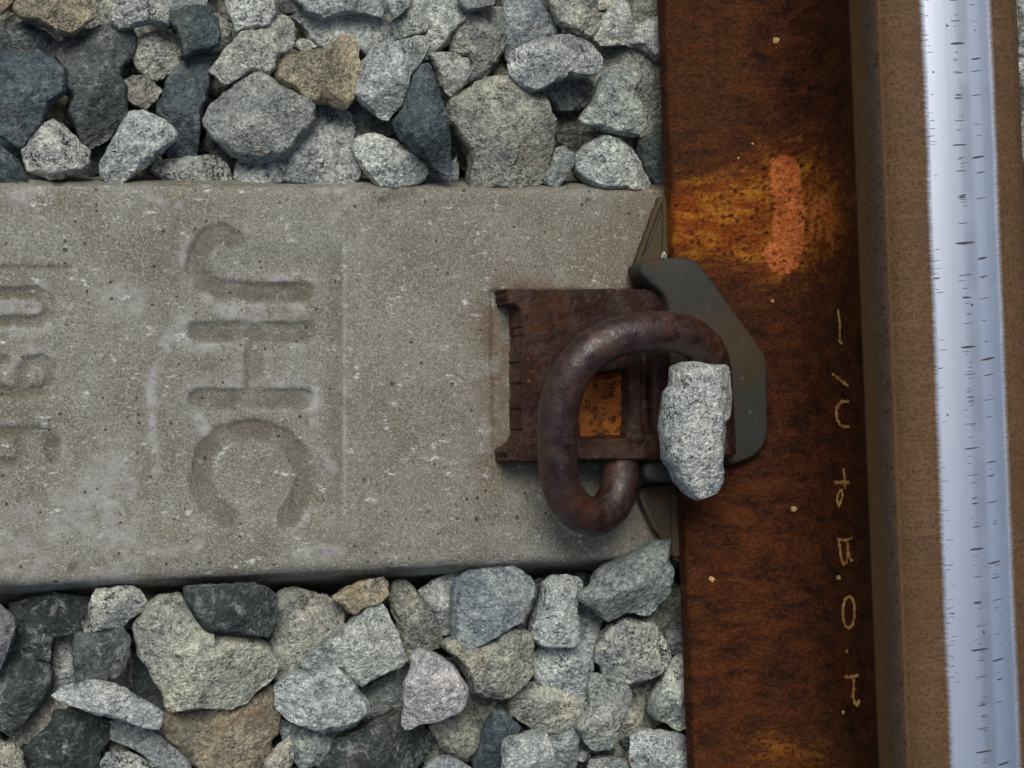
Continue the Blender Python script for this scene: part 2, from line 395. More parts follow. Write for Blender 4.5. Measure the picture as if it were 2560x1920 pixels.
M_STONE = stone_material(); M_CONC = concrete_material()
M_FOOT = rail_foot_material(); M_WEB = rail_web_material()
M_CLIP = iron_material('clip_spring_steel', (0.012, 0.006, 0.006), (0.046, 0.020, 0.017), (0.095, 0.030, 0.010), 0.7, (0.30, 0.62), 0.0006, 0.7, True)
M_CAST = iron_material('rusted_cast_iron', (0.008, 0.0035, 0.003), (0.040, 0.0125, 0.0078), (0.105, 0.034, 0.009), 0.5, (0.5, 0.85), 0.0008, 0.25, True)
def orange_material():
    b = NB('orange_rust_face'); co = b.obj
    n1 = b.noise(co, 190, 5, 0.75, 0.5); n2 = b.noise(co, 600, 3, 0.6); n3 = b.noise(co, 60, 3, 0.6)
    col = b.mix(b.ramp(n3, 0.35, 0.65), (0.16, 0.044, 0.008), (0.29, 0.098, 0.018))
    col = b.mix(b.ramp(n1, 0.50, 0.60), col, (0.030, 0.010, 0.005))
    col = b.mix(b.ramp(n2, 0.55, 0.75, 0, 0.4), col, (0.33, 0.14, 0.04))
    return b.done(col, 0.85, b.bump(b.math('ADD', n1, b.math('MULTIPLY', n2, 0.5)), 0.002, 0.9), spec=0.2)
M_ORANGE = orange_material()
M_INSUL = plain_material('grey_nylon', (0.026, 0.027, 0.025), (0.050, 0.049, 0.043), 45, 0.68, 0.0006, 0.25, (0.052, 0.035, 0.018), 0.9, 0.6)
M_PAD = plain_material('tan_rubber_pad', (0.052, 0.036, 0.017), (0.086, 0.060, 0.029), 70, 0.75, 0.0003, 0.3, (0.052, 0.046, 0.034), 0.4)
M_PADSTRIPE = plain_material('dark_pad_groove', (0.036, 0.036, 0.034), (0.070, 0.060, 0.044), 90, 0.7)
M_GROUND = plain_material('dark_formation', (0.020, 0.018, 0.015), (0.045, 0.040, 0.034), 60, 0.95, 0.002)
def chalk_material():
    b = NB('ochre_writing'); co = b.obj
    n1 = b.noise(co, 170, 4, 0.7); n2 = b.noise(co, 520, 4, 0.75)
    col = b.mix(b.ramp(n1, 0.35, 0.65), (0.40, 0.14, 0.022), (0.64, 0.40, 0.13))
    col = b.mix(b.ramp(n2, 0.54, 0.64, 0, 0.8), col, (0.07, 0.024, 0.008))
    return b.done(col, 0.85, spec=0.2)
M_CHALK = chalk_material()
M_CRACK = plain_material('dark_crack', (0.035, 0.028, 0.038), (0.10, 0.085, 0.11), 400, 0.6)
M_SPECK = plain_material('ochre_speck', (0.42, 0.22, 0.06), (0.62, 0.42, 0.20), 300, 0.85, 0.0002)

# ------------------------------------------------------------------ ground
s = 3000.0
g = mesh_obj('ground', [(-s, -s, -125), (s, -s, -125), (s, s, -125), (-s, s, -125)], [(0, 1, 2, 3)], M_GROUND, smooth=False)
tag(g, 'dark ground under the track ballast', kind='structure')

# ------------------------------------------------------------------ concrete sleeper
RX = 160.7                     # rail axis, mm
PADH = 8.0                     # rail stands on the pad
ul, ur = at(0, 482, 0), at(1660, 492, 0)
ll, lr = at(0, 1446, 0), at(1660, 1374, 0)
def y_hi(x): return ul[1] + (ur[1]-ul[1])*(x-ul[0])/(ur[0]-ul[0])
def y_lo(x): return ll[1] + (lr[1]-ll[1])*(x-ll[0])/(lr[0]-ll[0])
def r5(p): return [tuple(at(x/1.55, 430+y/1.55, 0)[:2]) for x, y in p]
STROKES = [  # cast letters: centre lines and half width (mm)
    (r5([(905, 262), (865, 240), (805, 262), (768, 312), (764, 372), (796, 432), (855, 458), (1000, 466), (1185, 466)]), 4.6),
    (r5([(775, 620), (1185, 620)]), 4.7), (r5([(775, 882), (1180, 880)]), 4.6), (r5([(988, 625), (988, 880)]), 4.2),
    (r5([(895, 1345), (815, 1290), (775, 1200), (792, 1095), (862, 1022), (982, 997), (1098, 1028), (1168, 1100), (1190, 1190), (1168, 1270), (1118, 1340)]), 4.6),
    (r5([(-80, 470), (140, 468), (188, 500), (190, 548), (150, 578), (-80, 580)]), 2.7),
    (r5([(160, 850), (190, 815), (196, 760), (160, 728), (110, 735), (84, 775), (84, 830)]), 2.4), (r5([(-80, 856), (150, 852)]), 2.7), (r5([(20, 735), (-20, 745), (-60, 765)]), 2.5),
    (r5([(-80, 1012), (175, 1012), (206, 1045), (206, 1112)]), 2.6), (r5([(78, 1014), (78, 1130)]), 2.3), (r5([(-80, 1130), (78, 1130)]), 2.6),
]
PANEL = r5([(1326, 345), (1326, 1262), (1352, 1325)])
FRAME = r5([(-60, 370), (270, 368)])
xs = np.concatenate([np.linspace(-700, -290, 12, endpoint=False), np.arange(-290, 96, 0.95), np.linspace(96, 600, 40)])
EDG = 6.5
# cross-section: lower flank, lower arris, deck, upper arris, upper flank (offset from edge line, z)
def arris(sign):
    o = []
    for a in np.linspace(0, 78, 9): o.append((sign*(EDG*math.sin(math.radians(a)) - 1.5), -EDG*(1-math.cos(math.radians(a)))))
    o += [(sign*7.6, -12.0), (sign*13.0, -34.0), (sign*21, -62.0), (sign*34, -110.0)]
    return o
NB_DECK = 215
rows = []
for x in xs:
    yl, yh = y_lo(x), y_hi(x)
    lo = [(yl+o, z) for o, z in reversed(arris(-1))]
    hi = [(yh+o, z) for o, z in arris(1)]
    deck = [(y, 0.0) for y in np.linspace(lo[-1][0], hi[0][0], NB_DECK+2)[1:-1]]
    rows.append(np.array([(x, y, z) for y, z in lo+deck+hi]))
V = np.array(rows); nx, ny = V.shape[:2]
PX, PY = V[..., 0], V[..., 1]
top = (V[..., 2] > -0.01).astype(float)
fade = smoothstep(0, 9, np.minimum(PY-np.array([y_lo(x) for x in xs])[:, None], np.array([y_hi(x) for x in xs])[:, None]-PY))
dz = np.zeros(PX.shape); dirt = np.zeros(PX.shape); bloom = np.zeros(PX.shape)
wob = 1.05*fbm(np.stack([PX/7, PY/7, PX*0], -1), 5)
for pts, hw in STROKES:
    d = seg_dist(PX, PY, pts) + 0.5*wob
    hw = hw*1.15+0.4
    g_ = 1-smoothstep(hw-2.2, hw+0.8, d)
    dz = np.minimum(dz, -1.6*g_); dirt = np.maximum(dirt, 0.62*g_*np.clip(0.85+0.5*fbm(np.stack([PX/12, PY/12, PX*0+1], -1), 15), 0.25, 1))
    bloom = np.maximum(bloom, (1-smoothstep(hw+1, hw+8, d))*(d > hw)*smoothstep(-0.2, 0.6, fbm(np.stack([PX/22, PY/22, PX*0+3], -1), 9)))
dpn = seg_dist(PX, PY, PANEL)
yy0, yy1 = sorted((PANEL[0][1], PANEL[1][1]))
pline = PANEL[0][0] + (PY-PANEL[0][1])*(PANEL[1][0]-PANEL[0][0])/(PANEL[1][1]-PANEL[0][1])
inside = smoothstep(yy0-14, yy0-4, PY)*(1-smoothstep(yy1-2, yy1+12, PY))
step = inside*smoothstep(-0.3, 0.5, pline-PX+0.15*wob)*(1-smoothstep(60, 130, pline-PX))
dz += -1.7*step
dirt = np.maximum(dirt, 0.75*inside*np.clip(0.55+0.8*fbm(np.stack([PX/9, PY/9, PX*0+1], -1), 16), 0.1, 1)*np.exp(-((pline-PX-0.9)/1.1)**2)); dirt = np.maximum(dirt, 0.35*inside*np.exp(-((pline-PX-3.0)/5.0)**2)*(pline > PX))
bloom = np.maximum(bloom, 0.8*inside*np.exp(-((pline-PX+1.2)/1.0)**2))  # edge highlight of the panel step, painted in as a pale line
fl = 1-smoothstep(0.6, 1.8, seg_dist(PX, PY, FRAME)); dz -= 0.6*fl; dirt = np.maximum(dirt, 0.6*fl)
# pocket around the cast shoulder
def zz(p, z=0): return [tuple(at(1180+x/2.127, 600+y/2.127, z)[:2]) for x, y in p]
POCK = zz([(88, 258), (1060, 252), (1060, 1180), (100, 1180)])
sp = sdf_poly(PX, PY, POCK)
dz += -1.5*(1-smoothstep(-2.2, 0.2, sp+0.35*wob))
rust = np.clip(0.95*np.exp(-np.maximum(sp, 0)/5.0) + 0.35*np.exp(-np.maximum(sp, 0)/22.0), 0, 1)*smoothstep(-0.7, 0.4, fbm(np.stack([PX/15, PY/9, PX*0], -1), 31)+0.3)
seat = smoothstep(45, 80, PX)
rust = np.maximum(rust*0.8, 0.6*seat)
# fine unevenness, chipped arris
dz += 0.30*fbm(np.stack([PX/28, PY/28, PX*0], -1), 3)*fade + 0.16*fbm(np.stack([PX/4, PY/4, PX*0], -1), 4)
chip = smoothstep(0.55, 1.0, fbm(np.stack([PX/16, PY/16, PX*0+7], -1), 12))*(1-fade)
dz -= 2.2*chip*(V[..., 2] > -8)
dirt = np.maximum(dirt, 0.7*chip)
low = smoothstep(14, 0, 0) if False else np.clip((14-(PY-np.array([y_lo(x) for x in xs])[:, None]))/14, 0, 1)
dirt = np.maximum(dirt, 0.22*low*smoothstep(-0.4, 0.5, fbm(np.stack([PX/30, PY/8, PX*0], -1), 22)))
for pts in ([(580, 860), (590, 800), (615, 745), (650, 650), (705, 570)], [(585, 880), (592, 1000), (600, 1150)], [(210, 1238), (330, 1240), (440, 1290)], [(735, 300), (742, 400), (800, 490)], [(850, 535), (900, 545), (990, 538)],
            [(1222, 850), (1214, 960)], [(1262, 1080), (1292, 1150)], [(1160, 505), (1200, 560)], [(770, 950), (810, 1000)], [(600, 1480), (760, 1450)], [(1150, 1480), (1330, 1465)], [(60, 90), (110, 105)], [(560, 100), (700, 125)]):
    d = seg_dist(PX, PY, r5(pts))+1.6*fbm(np.stack([PX/9, PY/9, PX*0+4], -1), 61)
    bloom = np.maximum(bloom, 1.0*(1-smoothstep(0.6, 4.0, d)))
bloom = np.maximum(bloom*0.95, smoothstep(0.45, 1.0, fbm(np.stack([PX/40, PY/55, PX*0+9], -1), 44))*0.6)
V[..., 2] += dz
V[..., 1] += np.where(V[..., 2] < -6, 0.8*fbm(np.stack([PX/20, PY/20, V[..., 2]/20], -1), 6), 0)
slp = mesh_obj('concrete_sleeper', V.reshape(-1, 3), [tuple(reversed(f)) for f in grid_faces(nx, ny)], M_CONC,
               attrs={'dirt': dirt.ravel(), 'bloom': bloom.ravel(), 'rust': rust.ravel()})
tag(slp, 'weathered grey concrete sleeper with the letters JHC cast into its deck', 'sleeper')

# ------------------------------------------------------------------ rail
rail = bpy.data.objects.new('rail', None); link(rail); rail.location = Vector((RX*MM, 0, PADH*MM)); bpy.context.view_layer.update()
tag(rail, 'rusty steel rail with a polished running band along its head', 'rail')
YS = np.concatenate([np.linspace(-900, -245, 14, endpoint=False), np.arange(-245, 245.1, 1.0), np.linspace(246, 900, 14)])
def smooth_profile(pts, step):
    pts = np.array(pts, float); out = []
    n = len(pts)
    for i in range(n-1):
        p0, p1, p2, p3 = pts[max(i-1, 0)], pts[i], pts[i+1], pts[min(i+2, n-1)]
        k = max(1, int(np.hypot(*(p2-p1))/step))
        for t in np.linspace(0, 1, k, endpoint=False):
            out.append(0.5*((2*p1)+(-p0+p2)*t+(2*p0-5*p1+4*p2-p3)*t*t+(-p0+3*p1-3*p2+p3)*t**3))
    out.append(pts[-1]); return np.array(out)
def extrude(name, prof, ys, mat, parent, attrs=None):
    n = len(prof)
    v = np.zeros((len(ys), n, 3)); v[..., 0] = prof[None, :, 0]; v[..., 2] = prof[None, :, 1]; v[..., 1] = ys[:, None]
    o = mesh_obj(name, v.reshape(-1, 3), grid_faces(len(ys), n), mat, None, attrs={k: f(v).ravel() for k, f in (attrs or {}).items()})
    o.parent = parent
    return o
FL = [(-75, 0), (-75, 4), (-75, 9), (-74.4, 10.6), (-73, 11.5), (-65, 12.8), (-50, 15.2), (-38, 18), (-29, 22), (-22, 27), (-16.5, 33), (-13, 40)]
WL = [(-13, 40), (-10.5, 49), (-9, 60), (-8.25, 75), (-8.25, 100), (-8.6, 114), (-10, 122), (-14, 129)]
HL = [(-14, 129), (-19, 132.5), (-26, 134.5), (-34.0, 136.2), (-35.8, 137.2), (-36.3, 139), (-36.2, 148), (-36.0, 156), (-35.2, 160.5), (-33.2, 164.3), (-30, 167.2), (-26, 169.2), (-20, 170.6), (-10, 171.7), (0, 172)]
def mirror(p): return [(-x, z) for x, z in reversed(p)]
footL = smooth_profile(FL, 1.0)
def f2(p): return [(x*1.1573, y*1.1573) for x, y in p]
def world_px(v): return px_of(v+np.array([RX, 0, PADH]))
PAINT = f2([(1665, 347), (1700, 335), (1722, 347), (1728, 400), (1738, 450), (1736, 520), (1722, 575), (1690, 597), (1668, 586), (1648, 545), (1668, 515), (1674, 450), (1666, 400)])
SMEAR = f2([(1735, 420), (1790, 410), (1815, 450), (1815, 530), (1770, 535), (1735, 530)])
def paint_mask(v):
    U, W = world_px(v)
    a = 0.55-sdf_poly(U, W, PAINT)/30.0
    b_ = 0.33-np.maximum(sdf_poly(U, W, SMEAR), -20)/110.0
    return np.clip(np.maximum(a, b_), 0, 1)
def patch_mask(v):
    U, W = world_px(v)
    def gb(cx, cy, sx, sy, k):
        return k*np.exp(-((U-cx*1.1573)/(sx*1.1573))**2-((W-cy*1.1573)/(sy*1.1573))**2)
    return np.clip(gb(1500, 475, 140, 75, 0.95)+gb(1730, 450, 110, 165, 0.90)+gb(1600, 470, 140, 125, .6)+gb(1700, 1640, 140, 80, 0.55)+gb(1570, 1250, 70, 50, .22)+gb(1620, 1150, 110, 60, .16)+gb(1560, 830, 80, 200, .12), 0, 1)
fo = extrude('foot', footL, YS, M_FOOT, rail, {'paint': paint_mask, 'patch': patch_mask, 'web_grime': lambda v: smoothstep(20, 40, v[..., 2])})
tag(fo, 'dark rust flange with a salmon paint mark and yellow rust bloom')
YC = np.linspace(-900, 900, 60)
extrude('foot_flange', np.array(mirror(FL)+[(-75, 0)]), YC, M_FOOT, rail, {'paint': lambda v: v[..., 0]*0, 'patch': lambda v: v[..., 0]*0})
we = extrude('web', smooth_profile(WL, 1.5), YS, M_FOOT, rail, {'paint': paint_mask, 'patch': patch_mask, 'web_grime': lambda v: smoothstep(20, 40, v[..., 2])})
extrude('web_face', np.array(mirror(WL)), YC, M_WEB, rail)
# band limits from the photo, on the head's crown
hz = PADH+170
xb0 = at(2338, 960, hz)[0]-RX; xb1 = at(2504, 960, hz-0.3)[0]-RX
HEADM = rail_head_material({'z_lip0': 151.0, 'z_lip1': 161.5, 'band0': xb0, 'band1': xb1})
print('BAND', xb0, xb1)
hp = smooth_profile(HL+mirror(HL)[1:], 1.2)
he = extrude('head', hp, YS[::2], HEADM, rail)
# short dark cracks across the crown, in two lanes, repeating every 48 mm or so
rc = random.Random(9)
def head_z(x): return float(np.interp(x, hp[:, 0][np.argsort(hp[:, 0])], hp[:, 1][np.argsort(hp[:, 0])]))
ctop = hp[(hp[:, 1] > 160)]
def head_z(x): return float(np.interp(x, ctop[:, 0], ctop[:, 1]))
lane_c = at(2425, 960, hz+2)[0]-RX; lane_r = at(2467, 960, hz+1)[0]-RX; lane_l = at(2352, 960, hz)[0]-RX
cv, cf = [], []
def crack(x, y, half, th_, slope):
    b0 = len(cv); n = 9
    for i in range(n):
        t = -1+2*i/(n-1); xx = x+half*t; h_ = th_*(1-t*t)**0.6+0.02
        for sg in (-1, 1): cv.append((xx, y+slope*half*t+sg*h_+rc.uniform(-.03, .03), head_z(xx)+0.06))
        if i: cf.append((b0+2*i-2, b0+2*i, b0+2*i+1, b0+2*i-1))
PITCH = 233/5.25
MAIN = [(0, 'c', 4.4, .52), (6.5, 'r', 3.4, .50), (-21.5, 'c', 2.2, .35), (-10, 'c', 2.9, .22), (13, 'c', 3.3, .22), (14, 'r', 2.5, .3), (24, 'c', 1.9, .3), (25, 'r', 3.0, .2)]
for k in range(-6, 7):
    y0 = k*PITCH+142-3*PITCH
    for dy, ln_, hl, th_ in MAIN:
        x = (lane_c if ln_ == 'c' else lane_r)+rc.uniform(-.5, .5)
        crack(x, y0-dy*0.95+rc.uniform(-1, 1), hl*rc.uniform(.7, 1.15), th_*rc.uniform(.55, 1.0), 0.05 if ln_ == 'c' else 0.15)
for k in range(230):
    x = rc.choice([lane_c]*5+[lane_r]*2+[lane_l]*4)+rc.gauss(0, .9)
    crack(x, rc.uniform(-260, 260), rc.uniform(.7, 2.2), rc.uniform(.05, .17), 0.06)
ck_ = mesh_obj('surface_cracks', cv, cf, M_CRACK); ck_.parent = he; tag(ck_, kind='stuff')
tag(he, 'rail head with bright polished band and short dark cracks')

# handwriting on the web, yellow ochre strokes (traced where the web stands)
def on_web(u, v):
    """photo pixel -> point on the web / upper foot surface (rail-local mm)"""
    d = FPX*FWD + (u-1280.)*RGT - (v-960.)*UPV
    prof = np.vstack([footL, smooth_profile(WL, 1.0)])
    best = None
    for (x0, z0), (x1, z1) in zip(prof[:-1], prof[1:]):
        A = np.array([[x1-x0, -d[0]], [z1-z0, -d[2]]]); r = np.array([CAM[0]-RX-x0, CAM[2]-PADH-z0])
        det = np.linalg.det(A)
        if abs(det) < 1e-9: continue
        s_, t_ = np.linalg.solve(A, r)
        if -1e-6 <= s_ <= 1+1e-6 and t_ > 0 and (best is None or t_ < best[0]):
            nrm = np.array([-(z1-z0), 0, (x1-x0)]); nrm /= np.linalg.norm(nrm)
            best = (t_, np.array([x0+s_*(x1-x0), CAM[1]+t_*d[1], z0+s_*(z1-z0)]), nrm)
    return best[1], best[2]
def wr1(p): return [(2000+x/2.963, 720+y/2.963) for x, y in p]
def wr2(p): return [(2000+x/2.963, 1280+y/2.963) for x, y in p]
WRITE = [
    (wr1([(282, 155), (290, 210), (298, 270), (296, 340), (298, 395), (318, 415)]), 3.4),
    (wr1([(240, 632), (262, 650), (300, 680), (340, 712), (360, 728)]), 4.4),
    (wr1([(365, 842), (315, 840), (283, 868), (270, 910), (275, 970), (300, 1015), (330, 1028), (370, 1026)]), 4.4),
    (wr1([(322, 1335), (330, 1390), (338, 1440), (334, 1490)]), 3.6), (wr1([(258, 1442), (300, 1438), (370, 1440)]), 5.0),
    (wr1([(312, 1490), (285, 1520), (276, 1570), (292, 1620), (305, 1575), (318, 1540), (312, 1490)]), 3.6),
    (wr2([(280, 200), (320, 212), (355, 205), (392, 188)]), 4.2), (wr2([(288, 205), (298, 270), (308, 340), (325, 390), (345, 375), (354, 320), (352, 220)]), 3.8),
    (wr2([(355, 220), (358, 290), (370, 340), (390, 365)]), 4.0), (wr2([(283, 470), (293, 500)]), 5.5),
    (wr2([(362, 622), (335, 650), (320, 710), (322, 790), (340, 845), (365, 860), (392, 835), (405, 770), (405, 690), (390, 640), (362, 622)]), 4.0),
    (wr2([(350, 1018), (347, 1045)]), 4.5), (wr2([(332, 1212), (352, 1226), (400, 1218), (435, 1205)]), 5.0),
    (wr2([(400, 1238), (402, 1300), (394, 1360), (408, 1410), (428, 1438), (440, 1390)]), 4.2), (wr2([(322, 1470), (323, 1498)]), 5.0),
]
rs = random.Random(4)
for pts, wpx in WRITE:
    wverts, wfaces = [], []
    P2 = []
    for (x0, y0), (x1, y1) in zip(pts[:-1], pts[1:]):
        k = max(2, int(math.hypot(x1-x0, y1-y0)/2.0))
        for t in np.linspace(0, 1, k, endpoint=False): P2.append((x0+(x1-x0)*t, y0+(y1-y0)*t))
    P2.append(pts[-1])
    for i, (x, y) in enumerate(P2):
        a = P2[max(i-1, 0)]; c = P2[min(i+1, len(P2)-1)]
        tx, ty = c[0]-a[0], c[1]-a[1]; L = math.hypot(tx, ty) or 1
        hw = wpx*0.74*(0.80+0.25*math.sin(i*0.7+wpx*9)+0.5*rs.random())*(0.6 if i in (0, len(P2)-1) else 1)
        for sgn in (-1, 1):
            p, n_ = on_web(x-ty/L*hw*sgn, y+tx/L*hw*sgn); wverts.append(p+n_*0.15)
        if i: wfaces.append((2*i-2, 2*i-1, 2*i+1, 2*i))
    hwm = mesh_obj('letter_stroke', wverts, wfaces, M_CHALK); hwm.parent = we
tag(we, 'dark web carrying ochre handwriting')
for (fx, fy, rr) in [(1940, 100, 8.5), (1780, 1448, 7.5), (1985, 1272, 7.5), (1882, 359, 3.2), (1846, 395, 3.0), (1931, 752, 4.5)]:
    vs_ = []; c0, n0 = on_web(fx, fy); vs_.append(c0+n0*0.5)
    for k in range(14):
        a = k/14*2*math.pi; r_ = rr*(0.7+0.5*rs.random())
        p, n_ = on_web(fx+r_*math.cos(a), fy+r_*math.sin(a)); vs_.append(p+n_*0.1)
    sp_ = mesh_obj('paint_speck', vs_, [(0, 1+(k+1) % 14, 1+k) for k in range(14)], M_SPECK); sp_.parent = fo

# ------------------------------------------------------------------ solids from outlines
def prism(name, poly, z0, z1, mat, parent=None, bevel=1.5, segs=3, ztop=None, sub=2.5, rough=0.15, seed=0):
    """closed solid from an outline (mm) with rounded upper edge; ztop(x,y) may tilt the top"""
    poly = np.array(poly, float)
    area = 0.5*np.sum(poly[:, 0]*np.roll(poly[:, 1], -1)-np.roll(poly[:, 0], -1)*poly[:, 1])
    if area < 0: poly = poly[::-1]
    out = []
    for a, b_ in zip(poly, np.roll(poly, -1, 0)):
        k = max(1, int(np.hypot(*(b_-a))/sub))
        for t in np.linspace(0, 1, k, endpoint=False): out.append(a+(b_-a)*t)
    P_ = np.array(out)
    for _ in range(2): P_ = 0.25*np.roll(P_, 1, 0)+0.5*P_+0.25*np.roll(P_, -1, 0)
    T = np.roll(P_, -1, 0)-np.roll(P_, 1, 0); T /= np.linalg.norm(T, axis=1)[:, None]+1e-9
    N = np.stack([T[:, 1], -T[:, 0]], 1)
    n = len(P_); rings = []
    tz = np.array([ztop(x, y) if ztop else z1 for x, y in P_])
    rings.append(np.c_[P_, np.full(n, z0)])
    for k in range(segs+1):
        a = math.pi/2*k/segs
        rings.append(np.c_[P_-N*bevel*(1-math.cos(a)), tz-bevel*(1-math.sin(a))])
    V_ = np.vstack(rings)
    V_ += rough*np.stack([fbm(V_/5, seed+i, 2) for i in range(3)], -1)
    F = []
    for r_ in range(len(rings)-1):
        for j in range(n):
            j2 = (j+1) % n; F.append((r_*n+j, r_*n+j2, (r_+1)*n+j2, (r_+1)*n+j))
    F.append(tuple(range((len(rings)-1)*n, len(rings)*n))); F.append(tuple(reversed(range(n))))
    c = V_.mean(0)
    o = mesh_obj(name, V_, F, mat, None)
    # triangulate the caps cleanly
    import bmesh
    bm = bmesh.new(); bm.from_mesh(o.data)
    bmesh.ops.triangulate(bm, faces=[f for f in bm.faces if len(f.verts) > 4])
    bm.to_mesh(o.data); bm.free()
    for p in o.data.polygons: p.use_smooth = True
    try: o.data.set_sharp_from_angle(angle=math.radians(40))
    except Exception: pass
    if parent is not None: o.parent = parent
    return o

# rail pad
pad = bpy.data.objects.new('rail_pad', None); link(pad)
tag(pad, 'tan rubber rail pad sticking out from under the rail foot at the clip', 'rail pad')
def p2(p, z): return [tuple(at(1560+x/4.147, 440+y/4.147, z)[:2]) for x, y in p]
def p3(p, z): return [tuple(at(1540+x/4.608, 1100+y/4.608, z)[:2]) for x, y in p]
padx0, padx1 = RX-75+4, RX+80
ya, yb = at(1690, 492, 0)[1], at(1720, 1398, 0)[1]
prism('pad_body', [(padx0-7, yb), (padx1, yb), (padx1, ya), (padx0-7, ya)], 0.2, 6.0, M_PAD, pad, 0.8)
prism('pad_wing', p2([(415, 190), (520, 190), (520, 1180), (190, 1185), (105, 1135), (92, 1010), (170, 780), (330, 330)], 6), 0.1, 7.2, M_PAD, pad, 1.2, seed=3)
prism('pad_wing', p3([(262, 540), (610, 500), (800, 540), (800, 1370), (620, 1365), (545, 1180), (480, 1090), (262, 620)], 6), 0.1, 7.2, M_PAD, pad, 1.2, seed=4)
def ridge(name, pts, hw, z0, z1, mat, parent):
    pts = np.array(pts); T = np.gradient(pts, axis=0); T /= np.linalg.norm(T, axis=1)[:, None]
    N = np.stack([-T[:, 1], T[:, 0]], 1)
    return prism(name, np.vstack([pts+N*hw, (pts-N*hw)[::-1]]), z0, z1, mat, parent, 0.6, sub=1.5)
ridge('pad_rim', p2([(425, 205), (350, 325), (245, 610), (170, 820), (125, 1010), (150, 1140)], 9), 1.2, 5, 9.4, M_PAD, pad)
ridge('pad_stripe', p2([(405, 300), (350, 450), (280, 640), (225, 770)], 7.6), 0.8, 5, 7.9, M_PADSTRIPE, pad)
ridge('pad_rim', p3([(275, 600), (370, 820), (450, 990), (505, 1085)], 9), 1.3, 5, 9.4, M_PAD, pad)
ridge('pad_stripe', p3([(330, 600), (410, 760), (500, 930), (545, 1060)], 7.6), 1.0, 5, 7.9, M_PADSTRIPE, pad)
ridge('pad_rim', p2([(440, 215), (440, 500), (435, 840)], 9), 1.9, 5, 9.0, M_PAD, pad)
ridge('pad_rim', p3([(690, 560), (700, 900), (705, 1350)], 9), 2.6, 5, 9.0, M_PAD, pad)

# cast shoulder
sh = bpy.data.objects.new('cast_shoulder', None); link(sh)
tag(sh, 'rusted cast iron shoulder set in the concrete, holding the spring clip', 'shoulder')
plate = zz([(140, 275), (1040, 272), (1062, 330), (1062, 1150), (1040, 1172), (140, 1172), (140, 1120), (200, 1080), (217, 1040), (218, 900), (214, 700), (219, 500), (214, 380), (195, 350), (150, 345)], 3)
cp = np.array(plate); gx = np.arange(cp[:, 0].min()-2, cp[:, 0].max()+2, 0.62); gy = np.arange(cp[:, 1].min()-2, cp[:, 1].max()+2, 0.62)
GX, GY = np.meshgrid(gx, gy, indexing='ij')
nn = lambda s_, sd: fbm(np.stack([GX/s_, GY/s_, GX*0+sd], -1), sd, 3)
def feat(poly, z, fillet=3.0, lo=4.0, wv=0.5):
    d = sdf_poly(GX, GY, poly)+wv*nn(4.0, int(z*3))
    t = np.clip((d+0.6)/fillet, 0, 1)
    return lo+(z-lo)*(1-t)**2*(1+2*t)*1.0
sdp = sdf_poly(GX, GY, plate)+0.30*nn(1.7, 51)+0.25*nn(5, 52)
H = 4.0-1.6*np.clip((sdp+1.6)/1.6, 0, 1)**2
H = np.maximum(H, feat(zz([(150, 284), (1000, 276), (1046, 300), (1048, 350), (1010, 376), (700, 372), (520, 366), (180, 352)], 10), 10.0, 4.5))
H = np.maximum(H, feat(zz([(222, 365), (300, 365), (306, 700), (300, 1150), (240, 1150), (222, 900), (226, 500)], 5), 5.6, 3.5))
H = np.maximum(H, feat(zz([(560, 640), (700, 590), (1040, 560), (1046, 1168), (1000, 1172), (545, 1170), (540, 900)], 24), 24.0, 3.0))
H = np.maximum(H, feat(zz([(550, 1066), (640, 1058), (830, 1052), (905, 1030), (1040, 1040), (1042, 1150), (985, 1166), (560, 1164)], 34), 34.0, 4.0, 20))
H = np.maximum(H, feat(zz([(840, 590), (900, 590), (903, 960), (925, 1060), (880, 1080), (826, 1062), (840, 960)], 35), 35.0, 4.0, 20))
H = np.maximum(H, feat(zz([(965, 590), (1040, 590), (1042, 1060), (972, 1060)], 32), 32.0, 3.5, 20))
H = np.maximum(H, feat(zz([(650, 610), (860, 590), (858, 680), (760, 700), (640, 712)], 31), 31.0, 4.0, 20))
H = H+0.45*nn(10, 53)+0.16*nn(2.2, 54)
H = np.where(sdp > 0.3, -4.5, H)
keep = sdp < 1.6
idx = -np.ones(GX.shape, int); idx[keep] = np.arange(keep.sum())
Vc = np.stack([GX, GY, H], -1)[keep]
Fc = []
for i in range(GX.shape[0]-1):
    for j in range(GX.shape[1]-1):
        q = (idx[i, j], idx[i+1, j], idx[i+1, j+1], idx[i, j+1])
        if min(q) >= 0: Fc.append(q)
pit = np.clip(1.0-(H-3.4)/1.6, 0, 1)*np.clip(0.5+0.8*nn(14, 55), 0, 1)
mesh_obj('casting', Vc, Fc, M_CAST, sh, attrs={'dust': pit[keep]})
prism('inner_face', zz([(575, 725), (650, 690), (846, 680), (846, 1062), (575, 1072)], 26.6), 18, 26.3, M_ORANGE, sh, 0.5, rough=0.8, seed=8)

